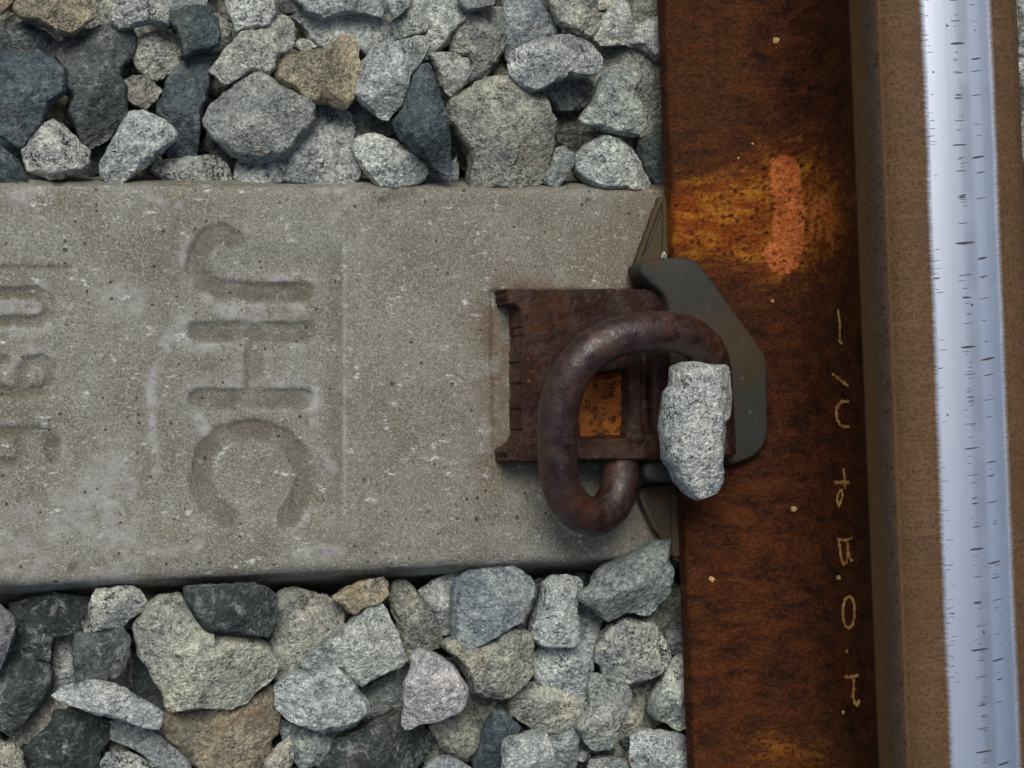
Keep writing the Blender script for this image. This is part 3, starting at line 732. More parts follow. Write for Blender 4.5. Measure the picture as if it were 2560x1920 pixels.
# spring clip: one bent bar
CLIP = [(785, 1080, 22), (786, 1165, 22), (787, 1262, 22.5), (772, 1352, 24), (724, 1432, 27), (645, 1474, 31), (562, 1440, 35), (500, 1365, 39), (466, 1270, 43), (455, 1150, 48), (452, 1020, 53),
        (462, 900, 57), (495, 780, 61), (556, 670, 64), (640, 585, 66), (745, 527, 67), (860, 497, 66.5), (985, 484, 65), (1095, 494, 62), (1185, 530, 58), (1245, 592, 53), (1275, 680, 47), (1285, 790, 43), (1292, 920, 41), (1298, 1050, 41), (1302, 1140, 41)]
def tube(name, path, rad, mat, parent=None, nseg=28, flat=None):
    P_ = np.array([at(1180+x/2.127, 600+y/2.127, z) for x, y, z in path])
    # catmull-rom
    out = []
    n = len(P_)
    for i in range(n-1):
        p0, p1, p2_, p3_ = P_[max(i-1, 0)], P_[i], P_[i+1], P_[min(i+2, n-1)]
        for t in np.linspace(0, 1, 7, endpoint=False):
            out.append(0.5*((2*p1)+(-p0+p2_)*t+(2*p0-5*p1+4*p2_-p3_)*t*t+(-p0+3*p1-3*p2_+p3_)*t**3))
    out.append(P_[-1]); C = np.array(out)
    T = np.gradient(C, axis=0); T /= np.linalg.norm(T, axis=1)[:, None]
    N = np.array([1., 0, 0]); rings = []
    m_ = len(C)
    for i in range(m_):
        N = N-T[i]*(N@T[i]); N /= np.linalg.norm(N); B = np.cross(T[i], N)
        for ang in np.linspace(0, 2*math.pi, nseg, endpoint=False):
            rings.append(C[i]+rad*(math.cos(ang)*N+math.sin(ang)*B))
    V_ = np.array(rings); V_ += 0.12*np.stack([fbm(V_/6, 70+i, 3) for i in range(3)], -1)
    # domed ends
    F = grid_faces(m_, nseg, True)
    a = len(V_); caps = []
    for end, sgn in ((0, -1), (m_-1, 1)):
        ring0 = [end*nseg+j for j in range(nseg)]
        sm = len(V_)+len(caps); ctr = C[end]
        r2 = [ctr+(V_[k]-ctr)*0.82+sgn*T[end]*1.6 for k in ring0]; caps += r2
        idx2 = list(range(sm, sm+nseg)); caps.append(ctr+sgn*T[end]*2.0); ci = sm+nseg
        for j in range(nseg):
            j2 = (j+1) % nseg
            q = (ring0[j], ring0[j2], idx2[j2], idx2[j]); t3 = (idx2[j], idx2[j2], ci)
            if sgn < 0: q = q[::-1]; t3 = t3[::-1]
            F.append(q); F.append(t3)
    V_ = np.vstack([V_, np.array(caps)])
    return mesh_obj(name, V_, F, mat, parent)
cl = tube('spring_clip', CLIP, 9.9, M_CLIP)
import bmesh
bm = bmesh.new(); bm.from_mesh(cl.data); bmesh.ops.recalc_face_normals(bm, faces=bm.faces); bm.to_mesh(cl.data); bm.free()
tag(cl, 'dark rusty bent steel spring clip looped through the shoulder onto the rail foot', 'rail clip')

# insulator
INS = [(905, 135), (925, 110), (1010, 97), (1100, 91), (1155, 94), (1200, 116), (1232, 155), (1390, 388), (1543, 615), (1550, 660), (1553, 1040), (1530, 1108), (1490, 1148), (1420, 1180), (1335, 1207), (1200, 1262), (1065, 1292), (965, 1288), (932, 1270), (928, 1195), (960, 1172), (1040, 1165), (1062, 1100), (1064, 700), (1056, 360), (1040, 300), (1000, 258), (950, 216), (915, 190)]
insp = [tuple(at(1180+x/2.127, 600+y/2.127, 30)[:2]) for x, y in INS]
def ins_top(x, y): return 27.0+np.clip((x-70)/70, 0, 1)*11.0
ins = prism('insulator', insp, 6.8, 30, M_INSUL, None, 2.3, ztop=ins_top, sub=1.5, rough=0.12, seed=20)
tag(ins, 'grey plastic insulator wedged between spring clip and rail foot', 'insulator')

# ------------------------------------------------------------------ stones
PAL = {  # colour, speckle, mottle, stain
    'P': ((0.520, 0.568, 0.545), 0.80, 0.2, 0.08), 'PB': ((0.480, 0.495, 0.430), 0.75, 0.2, 0.16), 'B': ((0.430, 0.385, 0.270), 0.70, 0.25, 0.38),
    'G': ((0.385, 0.430, 0.420), 0.75, 0.35, 0.08), 'GB': ((0.375, 0.398, 0.352), 0.75, 0.4, 0.14), 'BG': ((0.350, 0.400, 0.405), 0.60, 0.75, 0.06), 'D': ((0.100, 0.132, 0.142), 0.35, 0.45, 0.08),
    'DM': ((0.125, 0.145, 0.152), 0.5, 0.85, 0.06), 'K': ((0.072, 0.092, 0.090), 0.45, 0.9, 0.06), 'KP': ((0.475, 0.50, 0.47), 1.25, 0.4, 0.05), 'W': ((0.57, 0.58, 0.59), 0.35, 0.6, 0.12), 'V': ((0.27, 0.27, 0.28), 0.3, 0.2, 0.05),
    'R': ((0.14, 0.055, 0.02), 0.5, 0.1, 0.9),
}
ZONE = {'A': lambda x, y: (x/2.572, y/2.572), 'B': lambda x, y: (840+x/2.572, y/2.572), 'C': lambda x, y: (x/2.572, 1400+y/2.572),
        'D': lambda x, y: (840+x/2.4043, 1320+y/2.4043), 'F': lambda x, y: (x*1.1573, y*1.1573), 'Z': lambda x, y: (1180+x/2.127, 600+y/2.127), 'S': lambda x, y: (x, y)}
NA = 104
TT = np.concatenate([np.linspace(0.0, 0.80, 17)[1:], [0.84, 0.88, 0.915, 0.945, 0.97, 0.988, 1.0]])
def rock_mesh(poly, ht, hb, seed, nf=5, grow=1.0, na=NA, tt=TT, amp=1.0, planes=None, jit=0.035):
    """angular broken stone around an outline (mm, centred): crown of cleavage planes, rounded rim, belly"""
    rg = np.random.default_rng(seed)
    poly = np.array(poly, float)
    th = np.linspace(0, 2*math.pi, na, endpoint=False); rho = np.zeros(na)
    for i, a in enumerate(th):
        d = np.array([math.cos(a), math.sin(a)]); best = 0
        for p, q in zip(poly, np.roll(poly, -1, 0)):
            e = q-p; den = d[0]*e[1]-d[1]*e[0]
            if abs(den) < 1e-9: continue
            t = (p[0]*e[1]-p[1]*e[0])/den; s_ = (p[0]*d[1]-p[1]*d[0])/den
            if t > 0 and -1e-6 <= s_ <= 1+1e-6: best = max(best, t)
        rho[i] = best
    rho = np.where(rho < 0.5, 0.5, rho)
    rho = rho*(1+jit*fbm(np.c_[np.cos(th)*5, np.sin(th)*5, th*0+seed], seed+3, 3))*grow
    rm = rho.mean()
    def plane_set(n, lo=0.15, hi=1.15):
        pl = []
        a0 = rg.random()*6.28
        for k in range(n):
            a = a0+k*2*math.pi/n+rg.normal()*0.4
            s_ = lo+(hi-lo)*rg.random()**1.3
            pl.append((math.cos(a), math.sin(a), s_, 0.80+0.20*rg.random()+0.42*s_*rg.random()))
        a = rg.random()*6.28; pl.append((math.cos(a), math.sin(a), 0.10+0.25*rg.random(), 0.92))
        return pl
    # rim bevel: steep broken flanks, steepness changes from face to face
    kn = rg.integers(5, 9); kb = np.sort(rg.random(kn)*2*math.pi); kv = rg.uniform(1.2, 6.0, kn)
    bev = kv[np.searchsorted(kb, th) % kn]
    bev = (np.roll(bev, 1)+bev*2+np.roll(bev, -1))/4
    def crown(X, Y, t, H, pl):
        z = np.full(X.shape, H)
        for cx, cy, s_, o in pl:
            z = np.minimum(z, H*o-s_*(cx*X+cy*Y)*H/rm)
        if X.ndim == 2:
            dist = (1-t)*np.maximum(rho, 0.75*rm)[None, :]
            dome = 0.16*H*(t < 0.999)+dist*bev[None, :]
            k = 0.022*H
            df = np.abs(z-dome)
            z = np.where(df < k*2, np.minimum(z, dome)-(2*k-df)**2/(8*k), np.minimum(z, dome))
        return np.maximum(z, 0.0)*(t < 0.999)
    plT = planes or plane_set(nf); plB = plane_set(4, 0.05, 0.5)
    V_ = []; 
    C, S = np.cos(th), np.sin(th)
    X = np.outer(tt, rho*C); Y = np.outer(tt, rho*S); Tm = np.repeat(tt[:, None], na, 1)
    Zt = crown(X, Y, Tm, ht, plT)
    ztc = crown(np.zeros(1), np.zeros(1), np.zeros(1), ht, plT)[0]
    tb = np.array([0.97, 0.88, 0.72, 0.5, 0.25])
    Xb = np.outer(tb, rho*C); Yb = np.outer(tb, rho*S); Tb = np.repeat(tb[:, None], na, 1)
    Zb = -crown(Xb, Yb, Tb, hb, plB)
    zbc = -crown(np.zeros(1), np.zeros(1), np.zeros(1), hb, plB)[0]
    V_ = np.vstack([[[0, 0, ztc]], np.c_[X.ravel(), Y.ravel(), Zt.ravel()], np.c_[Xb.ravel(), Yb.ravel(), Zb.ravel()], [[0, 0, zbc]]])
    # roughness pushed outwards
    dirn = V_/np.array([rm, rm, (ht+hb)/2]); dirn /= np.linalg.norm(dirn, axis=1)[:, None]+1e-9
    off = rg.random(3)*100
    rid = 0.5-np.abs(fbm(V_/7+off, seed+5, 2))
    dsp = amp*(0.30*fbm(V_/11+off, seed, 2)+0.55*rid+0.36*fbm(V_/2.6+off, seed+9, 2))
    V_ = V_+dirn*dsp[:, None]
    nT = len(tt); F = []
    for j in range(na): F.append((0, 1+j, 1+(j+1) % na))
    R_ = nT+len(tb)
    for r_ in range(R_-1):
        a, b_ = 1+r_*na, 1+(r_+1)*na
        for j in range(na):
            j2 = (j+1) % na; F.append((a+j, b_+j, b_+j2, a+j2))
    last = 1+(R_-1)*na; e = len(V_)-1
    for j in range(na): F.append((last+j, e, last+(j+1) % na))
    return V_, F

LZ = {0: -36.0, 1: -22.0, 2: -9.0, 3: 2.0}
def stone(zone, typ, layer, pts, label, seed, group, zmid=None, ht=None, hb=None, name='ballast_stone', cat='stone', nf=7, planes=None, amp=1.0, tint=None):
    zm = LZ[layer] if zmid is None else zmid
    f = ZONE[zone]
    W = np.array([at(*f(x, y), zm)[:2] for x, y in pts])
    c = 0.5*(W.min(0)+W.max(0))
    A = 0.5*abs(np.sum(W[:, 0]*np.roll(W[:, 1], -1)-np.roll(W[:, 0], -1)*W[:, 1]))
    cen = W.mean(0); c = 0.5*c+0.5*cen
    size = math.sqrt(A)
    rg = random.Random(seed)
    if ht is None: ht = min(18.0, max(4.5, size*(0.34+0.10*rg.random())))
    if hb is None: hb = ht*1.05
    V_, F = rock_mesh(W-c, ht, hb, seed, nf, {0: 1.22, 1: 1.08, 2: 1.02, 3: 1.0}[layer], planes=planes, amp=amp*min(1.0, size/30+0.25), jit=0.035*amp**2)
    V_[:, 0] += c[0]; V_[:, 1] += c[1]; V_[:, 2] += zm
    o = mesh_obj(name, V_, F, M_STONE, origin=(c[0], c[1], zm))
    col, sp_, mo, stn = PAL[typ]
    k = 0.90+0.22*rg.random()
    if tint: k *= tint
    o.color = (col[0]*k*(0.98+0.05*rg.random()), col[1]*k, col[2]*k*(0.95+0.09*rg.random()), 1)
    o['speckle'] = sp_*(0.8+0.4*rg.random()); o['mottle'] = mo; o['stain'] = stn*(0.6+0.8*rg.random())
    tag(o, label, cat, group)
    return o

UP, LOW = 'ballast stones above the sleeper', 'ballast stones below the sleeper'
STONES = [
# zone, type, layer, outline, label
('A','B',2,"100 20 130 -30 300 -60 560 -60 620 30 640 90 560 150 480 220 440 235 370 225 290 180 210 145 130 120 95 70","large tan stone cut by the picture's top edge in the upper left corner"),
('A','B',1,"-60 -40 100 -40 80 30 40 70 0 95 -60 110","tiny brown stone filling the very top left corner of the picture"),
('A','DM',1,"-50 190 60 165 150 150 230 170 300 220 380 290 360 360 280 370 120 360 -50 360","black and white mottled stone under the large tan corner stone"),
('A','D',2,"-60 360 120 340 250 345 360 385 425 460 430 500 415 600 330 670 300 740 230 840 160 930 130 950 70 920 20 890 -60 860","broad flat slate-dark slab cut by the left picture edge above the sleeper"),
('A','DM',1,"370 370 430 280 520 210 640 190 720 190 830 185 865 240 868 330 840 400 790 430 775 500 800 560 805 640 805 760 760 775 700 870 630 905 590 935 560 925 500 830 440 740 470 640 420 590 430 500 400 420","tall dark grey stone with pale clouds beside the slate-dark slab"),
('A','GB',0,"620 20 560 -40 720 -40 715 80 720 170 640 185 520 200 490 200 600 140 640 90","brownish stone tucked behind the large tan corner stone"),
('A','KP',2,"710 80 740 0 760 -50 1060 -50 1090 60 1085 170 1040 160 960 150 880 165 820 190 760 190 720 140","black and white speckled stone at the top edge beside a round blue-grey stone"),
('A','D',2,"1080 90 1110 70 1190 60 1260 35 1330 50 1400 130 1415 200 1400 290 1330 330 1240 345 1180 380 1160 290 1130 200 1085 140","rounded dark blue-grey stone resting above the tall dark splinter"),
('A','G',1,"1090 -40 1320 -40 1320 60 1250 70 1110 80 1085 40","pale grey stone at the top edge just over the rounded blue-grey stone"),
('A','PB',1,"1370 90 1440 110 1480 200 1480 290 1420 330 1340 350 1290 320 1350 250 1360 180","beige stone peeping out behind the rounded blue-grey stone"),
('A','PB',1,"870 330 880 260 940 230 1050 200 1100 200 1130 260 1165 350 1160 400 1100 470 1000 520 930 490 880 420 865 380","squarish beige granite stone between the dark cloudy stone and the tall dark splinter"),
('A','B',0,"780 430 850 380 890 430 905 480 840 505 785 490","small orange-brown stone wedged under the squarish beige stone"),
('A','PB',1,"790 520 850 495 920 490 990 540 1030 580 1000 640 940 695 870 680 810 640 795 580","small smooth beige-grey stone below the squarish beige stone"),
('A','D',1,"1210 380 1260 355 1320 365 1345 430 1340 560 1330 650 1300 720 1280 880 1260 1000 1200 1015 1110 1010 1060 960 1090 880 1060 800 1010 720 1040 640 1080 520 1150 440","tall dark blue-grey splinter standing beside the large two-tone grey stone"),
('A','PB',2,"1400 380 1450 320 1500 260 1560 200 1700 190 1750 150 1780 85 1840 95 1885 150 1890 250 1880 320 1800 360 1770 440 1720 490 1660 470 1600 470 1520 520 1440 555 1410 500 1350 450","slanting beige-grey granite stone just above the large two-tone grey stone"),
('A','P',2,"1440 0 1440 -50 1760 -50 1760 90 1735 170 1690 190 1550 195 1520 210 1490 140 1450 50","pale stone with one orange rust spot at the top edge"),
('A','P',1,"1890 290 1930 250 2000 258 2040 300 1990 330 1930 335","tiny pale pebble above the yellow-stained tan stone"),
('F','G',2,"620 -20 700 -30 840 -30 832 20 820 38 790 28 740 32 700 45 660 30","light grey slab at the top edge with a straight lower side"),
('F','P',1,"636 40 650 28 690 35 740 36 800 33 835 60 852 100 848 128 790 130 770 110 740 110 700 112 670 85","pale grey stone partly hidden behind the yellow-stained tan stone"),
('A','B',2,"1775 480 1790 420 1850 360 2000 320 2080 320 2150 250 2220 225 2270 240 2310 310 2315 400 2300 540 2270 650 2220 710 2160 690 2100 670 1990 670 1940 640 1900 600 1820 540 1780 510","big tan stone with yellow rust stains above the sleeper"),
('A','G',2,"1300 770 1340 690 1400 640 1480 580 1560 510 1640 460 1720 500 1800 560 1900 610 1960 640 2010 700 2020 780 1980 860 1900 930 1850 1000 1700 1050 1570 1030 1520 1010 1440 960 1380 900 1320 810","largest grey stone above the sleeper, domed and bluish on its upper side"),
('A','P',1,"1560 1030 1600 1000 1700 1000 1850 950 1880 880 1980 780 2010 690 2090 700 2160 690 2212 730 2260 830 2250 900 2290 1000 2305 1080 2270 1160 2210 1215 2160 1220 2000 1205 1900 1200 1800 1185 1740 1200 1620 1215 1560 1185 1525 1140","broad pale stone under the domed grey one, touching the sleeper edge"),
('A','G',0,"1350 870 1420 930 1520 1000 1570 1030 1535 1140 1480 1170 1430 1080 1380 1020 1350 970","dark hidden stone under the domed grey stone's lower corner"),
('A','KP',1,"985 1080 1000 1040 1100 1030 1230 1015 1330 1000 1420 1030 1470 1120 1470 1190 1420 1200 1340 1205 1240 1185 1150 1185 1050 1150 995 1110","low flat black-speckled white stone lying along the sleeper's upper edge"),
('A','P',2,"640 1100 645 1050 690 960 750 840 800 760 830 720 920 710 1040 760 1100 810 1140 860 1130 900 1070 960 980 1040 880 1120 790 1180 730 1190 670 1160","pale triangular granite stone with a ridge, leaning over the sleeper edge"),
('A','KP',2,"150 960 200 880 270 800 340 770 400 790 450 850 520 920 575 960 580 1060 550 1110 470 1120 400 1150 320 1155 250 1130 170 1110 150 1030","knobbly black-and-white speckled stone under the slate-dark slab"),
('A','B',0,"320 640 400 610 450 700 475 760 455 800 400 790 330 760 305 720","small brown stone in the gap below the slate-dark slab"),
('A','D',2,"-60 930 0 940 60 980 120 1040 180 1130 170 1170 120 1178 -60 1165","dark wedge at the left picture edge touching the sleeper's upper side"),
('A','D',0,"-50 840 70 900 130 940 155 1000 145 1070 60 1000 -50 960","shadowed dark stone between the slate-dark slab and the dark edge wedge"),
('A','D',0,"560 930 640 900 710 880 670 990 650 1090 580 1110","dark stone in the gap beside the pale triangular stone"),
('B','P',1,"350 160 400 110 450 60 480 0 500 -50 760 -50 800 20 840 90 810 150 770 190 700 290 640 340 560 390 520 340 580 270 570 225 470 240 400 265 370 200","large pale stone at the top edge behind the speckled upright white stone"),
('B','P',2,"320 0 310 -50 480 -50 470 40 430 95 370 120 340 60","small pale stone at the top edge in a dark gap"),
('B','G',2,"770 -50 1030 -50 1010 40 900 70 840 70 800 30","dark grey stone cut by the top edge beside the blue-grey wedge"),
('B','P',2,"120 600 150 470 165 400 230 330 350 290 470 245 590 225 590 300 560 370 520 430 470 500 450 600 420 680 340 765 300 760 240 720 160 670","upright white granite stone leaning between the tan stone and dark blue triangle"),
('B','GB',1,"740 320 760 200 810 160 840 80 900 65 1000 60 1050 60 1070 150 1075 250 1060 330 1020 430 940 500 860 540 820 560 860 490 840 400 790 360 720 345","beige-grey block behind the small white stone by the dark blue triangle"),
('B','P',2,"600 350 680 335 760 350 840 380 870 480 830 540 780 580 740 625 700 600 670 560 650 480 620 400","small white granite stone just beside the dark blue triangle's tip"),
('B','D',3,"355 780 420 700 460 600 490 480 550 410 600 400 640 500 660 600 690 700 720 800 735 950 745 1080 740 1130 700 1115 620 1060 500 980 420 900 380 850","dark blue triangular stone pointing up, the sharpest above the sleeper"),
('B','BG',1,"1085 0 1085 -50 1290 -50 1310 40 1360 100 1425 165 1430 230 1330 270 1200 320 1110 380 1085 300 1080 150","blue-grey wedge with a smooth face at the top edge over the white oval stone"),
('B','PB',2,"1370 0 1360 -50 1660 -50 1675 60 1685 150 1660 220 1630 255 1560 230 1480 190 1430 160 1400 100","pale beige stone at the top edge beside the blue-grey wedge"),
('B','P',2,"1700 120 1750 60 1790 10 1840 0 1880 60 1910 160 1920 230 1870 285 1780 295 1710 290 1645 260 1670 190","pale peaked stone at the top edge with a broad foot, near the rail"),
('B','PB',1,"1660 -50 1960 -50 1940 40 1890 60 1840 40 1790 50 1740 70 1690 60","beige stone cut by the top edge behind the pale peaked stone"),
('B','GB',1,"1900 60 1950 30 2000 -50 2180 -50 2180 100 2050 120 1960 150 1915 170","olive-grey stone in the corner between the top edge and the rail"),
('B','P',2,"1890 290 1920 170 2000 130 2090 95 2180 100 2180 370 2060 400 2010 360 1950 310","pale grey stone against the rail, second down from the top edge"),
('B','P',3,"1110 370 1140 320 1250 270 1390 235 1470 232 1580 260 1660 310 1700 380 1690 460 1640 490 1500 500 1400 540 1330 580 1270 595 1220 570 1140 510 1120 450","big white oval granite stone lying flat above the olive boulder"),
('B','G',0,"1080 340 1110 380 1130 450 1130 520 1060 510 980 500 1040 420","grey stone in the gap between the olive boulder and the white oval"),
('B','G',1,"1320 600 1400 545 1500 490 1640 480 1665 560 1650 640 1580 700 1500 722 1430 710 1390 660","mid-grey stone directly under the white oval granite stone"),
('B','PB',1,"1690 350 1760 310 1820 295 1845 325 1930 330 2000 380 2050 440 2080 520 2120 600 2125 700 2080 790 2010 840 1940 870 1900 780 1850 650 1800 560 1750 470 1690 540 1670 480","large beige-grey stone near the rail behind the bright white slab"),
('B','P',3,"1560 760 1600 700 1650 650 1680 560 1700 480 1750 430 1830 418 1910 440 1960 470 1965 520 1930 560 1940 660 1960 760 1975 830 1930 890 1870 880 1780 860 1680 820 1590 800","bright white slab tilted against the beige-grey stone near the rail"),
('B','G',1,"2060 430 2180 350 2180 600 2110 560","sliver of grey stone pressed against the rail above the sleeper"),
('B','GB',0,"1390 740 1460 725 1560 720 1620 790 1740 855 1680 890 1600 920 1555 980 1480 930 1420 880 1390 850","brown-speckled stone in the hollow between olive boulder and bright white slab"),
('B','GB',2,"710 740 740 650 820 590 900 540 980 505 1080 500 1180 540 1240 580 1320 610 1370 690 1385 780 1385 900 1385 1000 1350 1090 1310 1160 1230 1200 1150 1220 1040 1210 950 1215 865 1210 850 1130 860 1060 850 980 800 910 760 830 710 790","big rough olive-grey boulder touching the sleeper's upper edge"),
('B','GB',0,"740 850 800 900 860 960 870 1100 800 1070 750 1010","brown stone hidden behind the olive boulder's lower side"),
('B','G',2,"1400 945 1470 945 1530 990 1525 1060 1480 1140 1430 1200 1390 1220 1330 1180 1320 1150 1370 1080 1390 1010","small grey stone squeezed between the olive boulder and a white stone at the sleeper"),
('B','P',2,"1530 1010 1570 960 1640 900 1720 870 1800 880 1870 950 1930 1040 1990 1140 2010 1190 1990 1235 1920 1240 1800 1230 1680 1230 1620 1190 1560 1130 1530 1070","white rounded-triangle stone on the sleeper edge nearest the rail"),
('B','D',1,"2180 700 2120 780 2040 840 1960 900 1935 970 1960 1060 2010 1140 2070 1210 2180 1250","dark blue-black stone in the corner of sleeper and rail"),
('B','P',2,"100 960 120 890 180 860 260 865 370 900 440 960 520 1010 585 1070 590 1120 550 1170 480 1200 400 1220 330 1220 250 1190 200 1120 150 1050 110 1010","pale oval stone on the sleeper edge below the dark blue triangle"),
('B','G',1,"590 1060 650 1080 740 1110 750 1050 770 1010 785 1090 780 1165 700 1170 580 1165","grey chip on the sleeper edge under the dark blue triangle"),
('B','G',0,"60 720 110 680 200 700 300 740 360 780 350 840 300 870 200 865 110 850 80 790","speckled grey stone in the gap under the upright white granite stone"),
('B','G',0,"650 560 740 610 750 660 700 730 660 650","small grey stone between the dark blue triangle and the olive boulder"),
('C','V',2,"-80 230 0 290 50 320 95 380 105 430 80 520 50 600 0 700 -80 780","smooth purple-grey stone at the left picture edge below the sleeper"),
('C','K',1,"60 290 160 270 220 240 340 215 460 240 560 260 580 290 560 400 520 460 450 470 350 500 330 560 330 640 250 645 150 620 50 605 80 520 105 430 90 350","black streaked block beside the smooth purple-grey stone"),
('C','P',0,"340 500 440 455 480 480 470 600 465 700 480 790 400 810 330 830 310 700 320 600","pinkish white stone standing between two dark blocks below the sleeper"),
('C','KP',2,"570 300 590 230 620 185 740 170 850 165 900 190 920 230 950 270 930 320 850 370 810 420 700 440 600 455 540 455 575 380","speckled light grey stone against the sleeper's lower side above a dark square stone"),
('C','DM',2,"480 470 560 460 680 450 790 420 830 480 840 540 835 620 800 690 770 740 690 770 600 765 490 790 480 700 465 600 470 530","dark grey square stone with pale flecks beside the largest beige boulder"),
('C','K',1,"-70 610 40 615 150 625 250 645 320 650 330 740 320 820 290 900 220 970 170 1030 110 1070 40 1075 -70 1070","black-green rough block at the left picture edge below the purple-grey stone"),
('C','PB',0,"280 880 380 870 450 950 380 1000 300 1080 250 1145 180 1150 120 1130 50 1080 120 1040 200 980","beige stone under the black-green block at the picture's edge"),
('C','P',3,"330 870 400 810 480 790 520 790 560 770 640 770 740 790 820 830 900 890 980 930 1060 970 1045 1040 1030 1090 960 1080 840 1050 700 1010 600 990 500 950 420 920 360 900","long flat white blade of granite lying under the dark square stone"),
('C','PB',2,"855 430 880 390 930 320 960 280 1060 230 1160 215 1190 250 1230 330 1280 400 1320 430 1420 440 1520 450 1620 480 1700 520 1750 600 1790 670 1770 740 1720 800 1620 860 1560 920 1480 950 1380 945 1300 950 1200 970 1100 970 1060 920 1040 860 1000 790 950 690 890 590 860 500","largest beige-white boulder below the sleeper, with a blunt ridge"),
('C','K',3,"1175 165 1300 150 1400 155 1500 150 1620 145 1700 165 1760 200 1790 240 1780 330 1760 420 1730 500 1650 490 1560 480 1440 470 1330 455 1290 430 1240 340 1190 250","black-green block with white flecks wedged under the sleeper's lower side"),
('C','PB',1,"1785 240 1840 200 1900 190 2000 220 2100 250 2160 280 2195 340 2185 420 2100 500 2000 600 1930 660 1850 730 1780 770 1720 740 1750 670 1720 600 1720 500 1750 400","beige-white block beside the black-green block under the sleeper"),
('C','D',0,"880 640 940 670 1000 790 1040 860 1080 960 980 930 890 870 870 760","dark greenish stone hidden under the largest beige boulder"),
('C','B',1,"1040 1080 1070 990 1150 980 1250 960 1400 930 1520 920 1640 850 1720 810 1750 900 1785 980 1760 1100 1720 1180 1740 1240 1700 1280 1620 1337 1560 1400 1400 1400 1300 1340 1230 1270 1150 1190 1080 1130","large tan-yellow stone directly below the largest beige boulder"),
('C','K',1,"250 1140 330 1060 400 980 460 960 560 985 650 1020 700 1050 690 1140 640 1220 620 1300 640 1400 200 1420 170 1300 160 1210","black fine-grained stone at the bottom edge under the white blade"),
('C','G',1,"690 1050 780 1040 860 1060 960 1080 1010 1110 1080 1170 1150 1230 1215 1280 1200 1400 1050 1400 980 1310 900 1230 800 1180 690 1150","grey-white slab running under the white blade to the bottom edge"),
('C','KP',2,"640 1300 680 1240 760 1225 850 1240 930 1280 990 1330 1000 1420 620 1420","speckled white stone cut by the bottom edge beside the black stone"),
('C','PB',2,"-70 1110 20 1170 90 1170 150 1240 165 1337 150 1440 -70 1440","pinkish grey stone in the bottom left corner of the picture"),
('F','P',2,"590 1490 615 1462 650 1448 700 1440 728 1440 760 1470 790 1510 800 1535 775 1560 735 1575 690 1580 620 1555 600 1530","pale grey egg-shaped stone beside the tan-yellow stone"),
('F','G',1,"605 1555 690 1575 765 1565 745 1610 710 1650 650 1655 622 1620","dark grey stone under the pale egg-shaped stone"),
('F','PB',2,"575 1640 600 1610 625 1590 637 1610 630 1650 600 1690 560 1690","small pale stone at the bottom edge beside the tan-yellow stone"),
('D','K',1,"-110 1460 0 1250 100 1220 280 1150 360 1110 410 1150 500 1180 560 1240 540 1320 480 1420 400 1490 -110 1500","black-green stone with cream patches at the bottom edge"),
('D','B',2,"-25 420 70 350 150 315 280 300 310 330 320 400 240 460 150 490 110 525 60 490 20 450","small cream stone with a yellow stain close under the sleeper"),
('D','P',2,"-211 815 -160 750 -56 660 60 580 180 480 270 450 310 500 350 590 390 720 412 790 390 830 270 880 150 945 60 870 0 830 -90 840 -200 850","large white angular slab with one brown dot below the small cream stone"),
('D','GB',1,"325 380 350 335 420 330 480 380 540 450 590 540 620 630 640 690 560 730 480 760 430 800 400 720 370 600 345 500 325 440","upright grey-beige stone between the white angular slab and the blue-grey block"),
('D','P',1,"505 380 580 330 640 300 720 270 750 300 720 400 710 500 690 620 650 640 610 600 580 520 530 440","narrow speckled white stone behind the blue-grey block under the sleeper"),
('D','BG',2,"690 500 700 380 720 310 790 250 880 245 980 235 1060 228 1110 260 1180 310 1190 350 1160 420 1130 510 1110 560 1040 590 960 640 870 690 760 725 710 680 690 600","blue-grey block with a flat top touching the sleeper's lower side"),
('D','G',0,"1140 420 1200 330 1250 350 1220 440 1200 500 1200 610 1100 610 1030 590 1100 540","shadowed stone in the slot beside the blue-grey block"),
('D','P',2,"1160 590 1195 510 1230 430 1240 330 1290 290 1370 290 1460 290 1490 340 1450 420 1440 480 1460 560 1450 640 1430 715 1360 710 1270 710 1200 690 1160 640","pale bottle-shaped stone next to the blue-grey block"),
('D','BG',3,"1990 60 1930 55 1880 80 1820 120 1740 160 1640 210 1570 260 1540 310 1520 350 1450 400 1460 440 1530 480 1610 540 1640 565 1740 510 1820 520 1890 530 1940 470 2010 380 2025 260 1990 190","bright blue-white pointed stone overlapping the sleeper's lower edge by the rail"),
('D','P',1,"1180 770 1230 700 1300 690 1400 690 1430 600 1440 480 1540 490 1600 550 1560 620 1530 720 1520 830 1510 960 1470 1030 1420 1020 1350 980 1260 950 1200 880 1175 810","light grey wedge reaching down from under the bottle-shaped stone"),
('D','PB',2,"640 690 700 650 740 680 860 680 960 630 1030 595 1160 610 1175 700 1175 860 1130 940 1050 1000 980 1025 900 1015 810 990 780 900 740 820 690 760 650 730","square beige stone below the blue-grey block"),
('D','W',3,"410 950 440 850 450 770 500 720 580 740 650 770 700 820 740 880 790 960 805 1000 780 1060 740 1110 640 1150 560 1170 480 1190 420 1220 395 1190 410 1100 400 1020","milky lilac quartz stone, pyramid shaped, in the lower ballast"),
('D','BG',0,"165 980 230 930 330 880 430 850 430 950 410 1080 390 1120 300 1130 220 1180 200 1100","dark blue-grey stone in the gap beside the quartz stone"),
('D','GB',1,"560 1200 640 1150 740 1110 800 1160 865 1240 850 1300 780 1395 720 1370 640 1320 600 1260","olive-grey stone with a sharp rim under the quartz stone"),
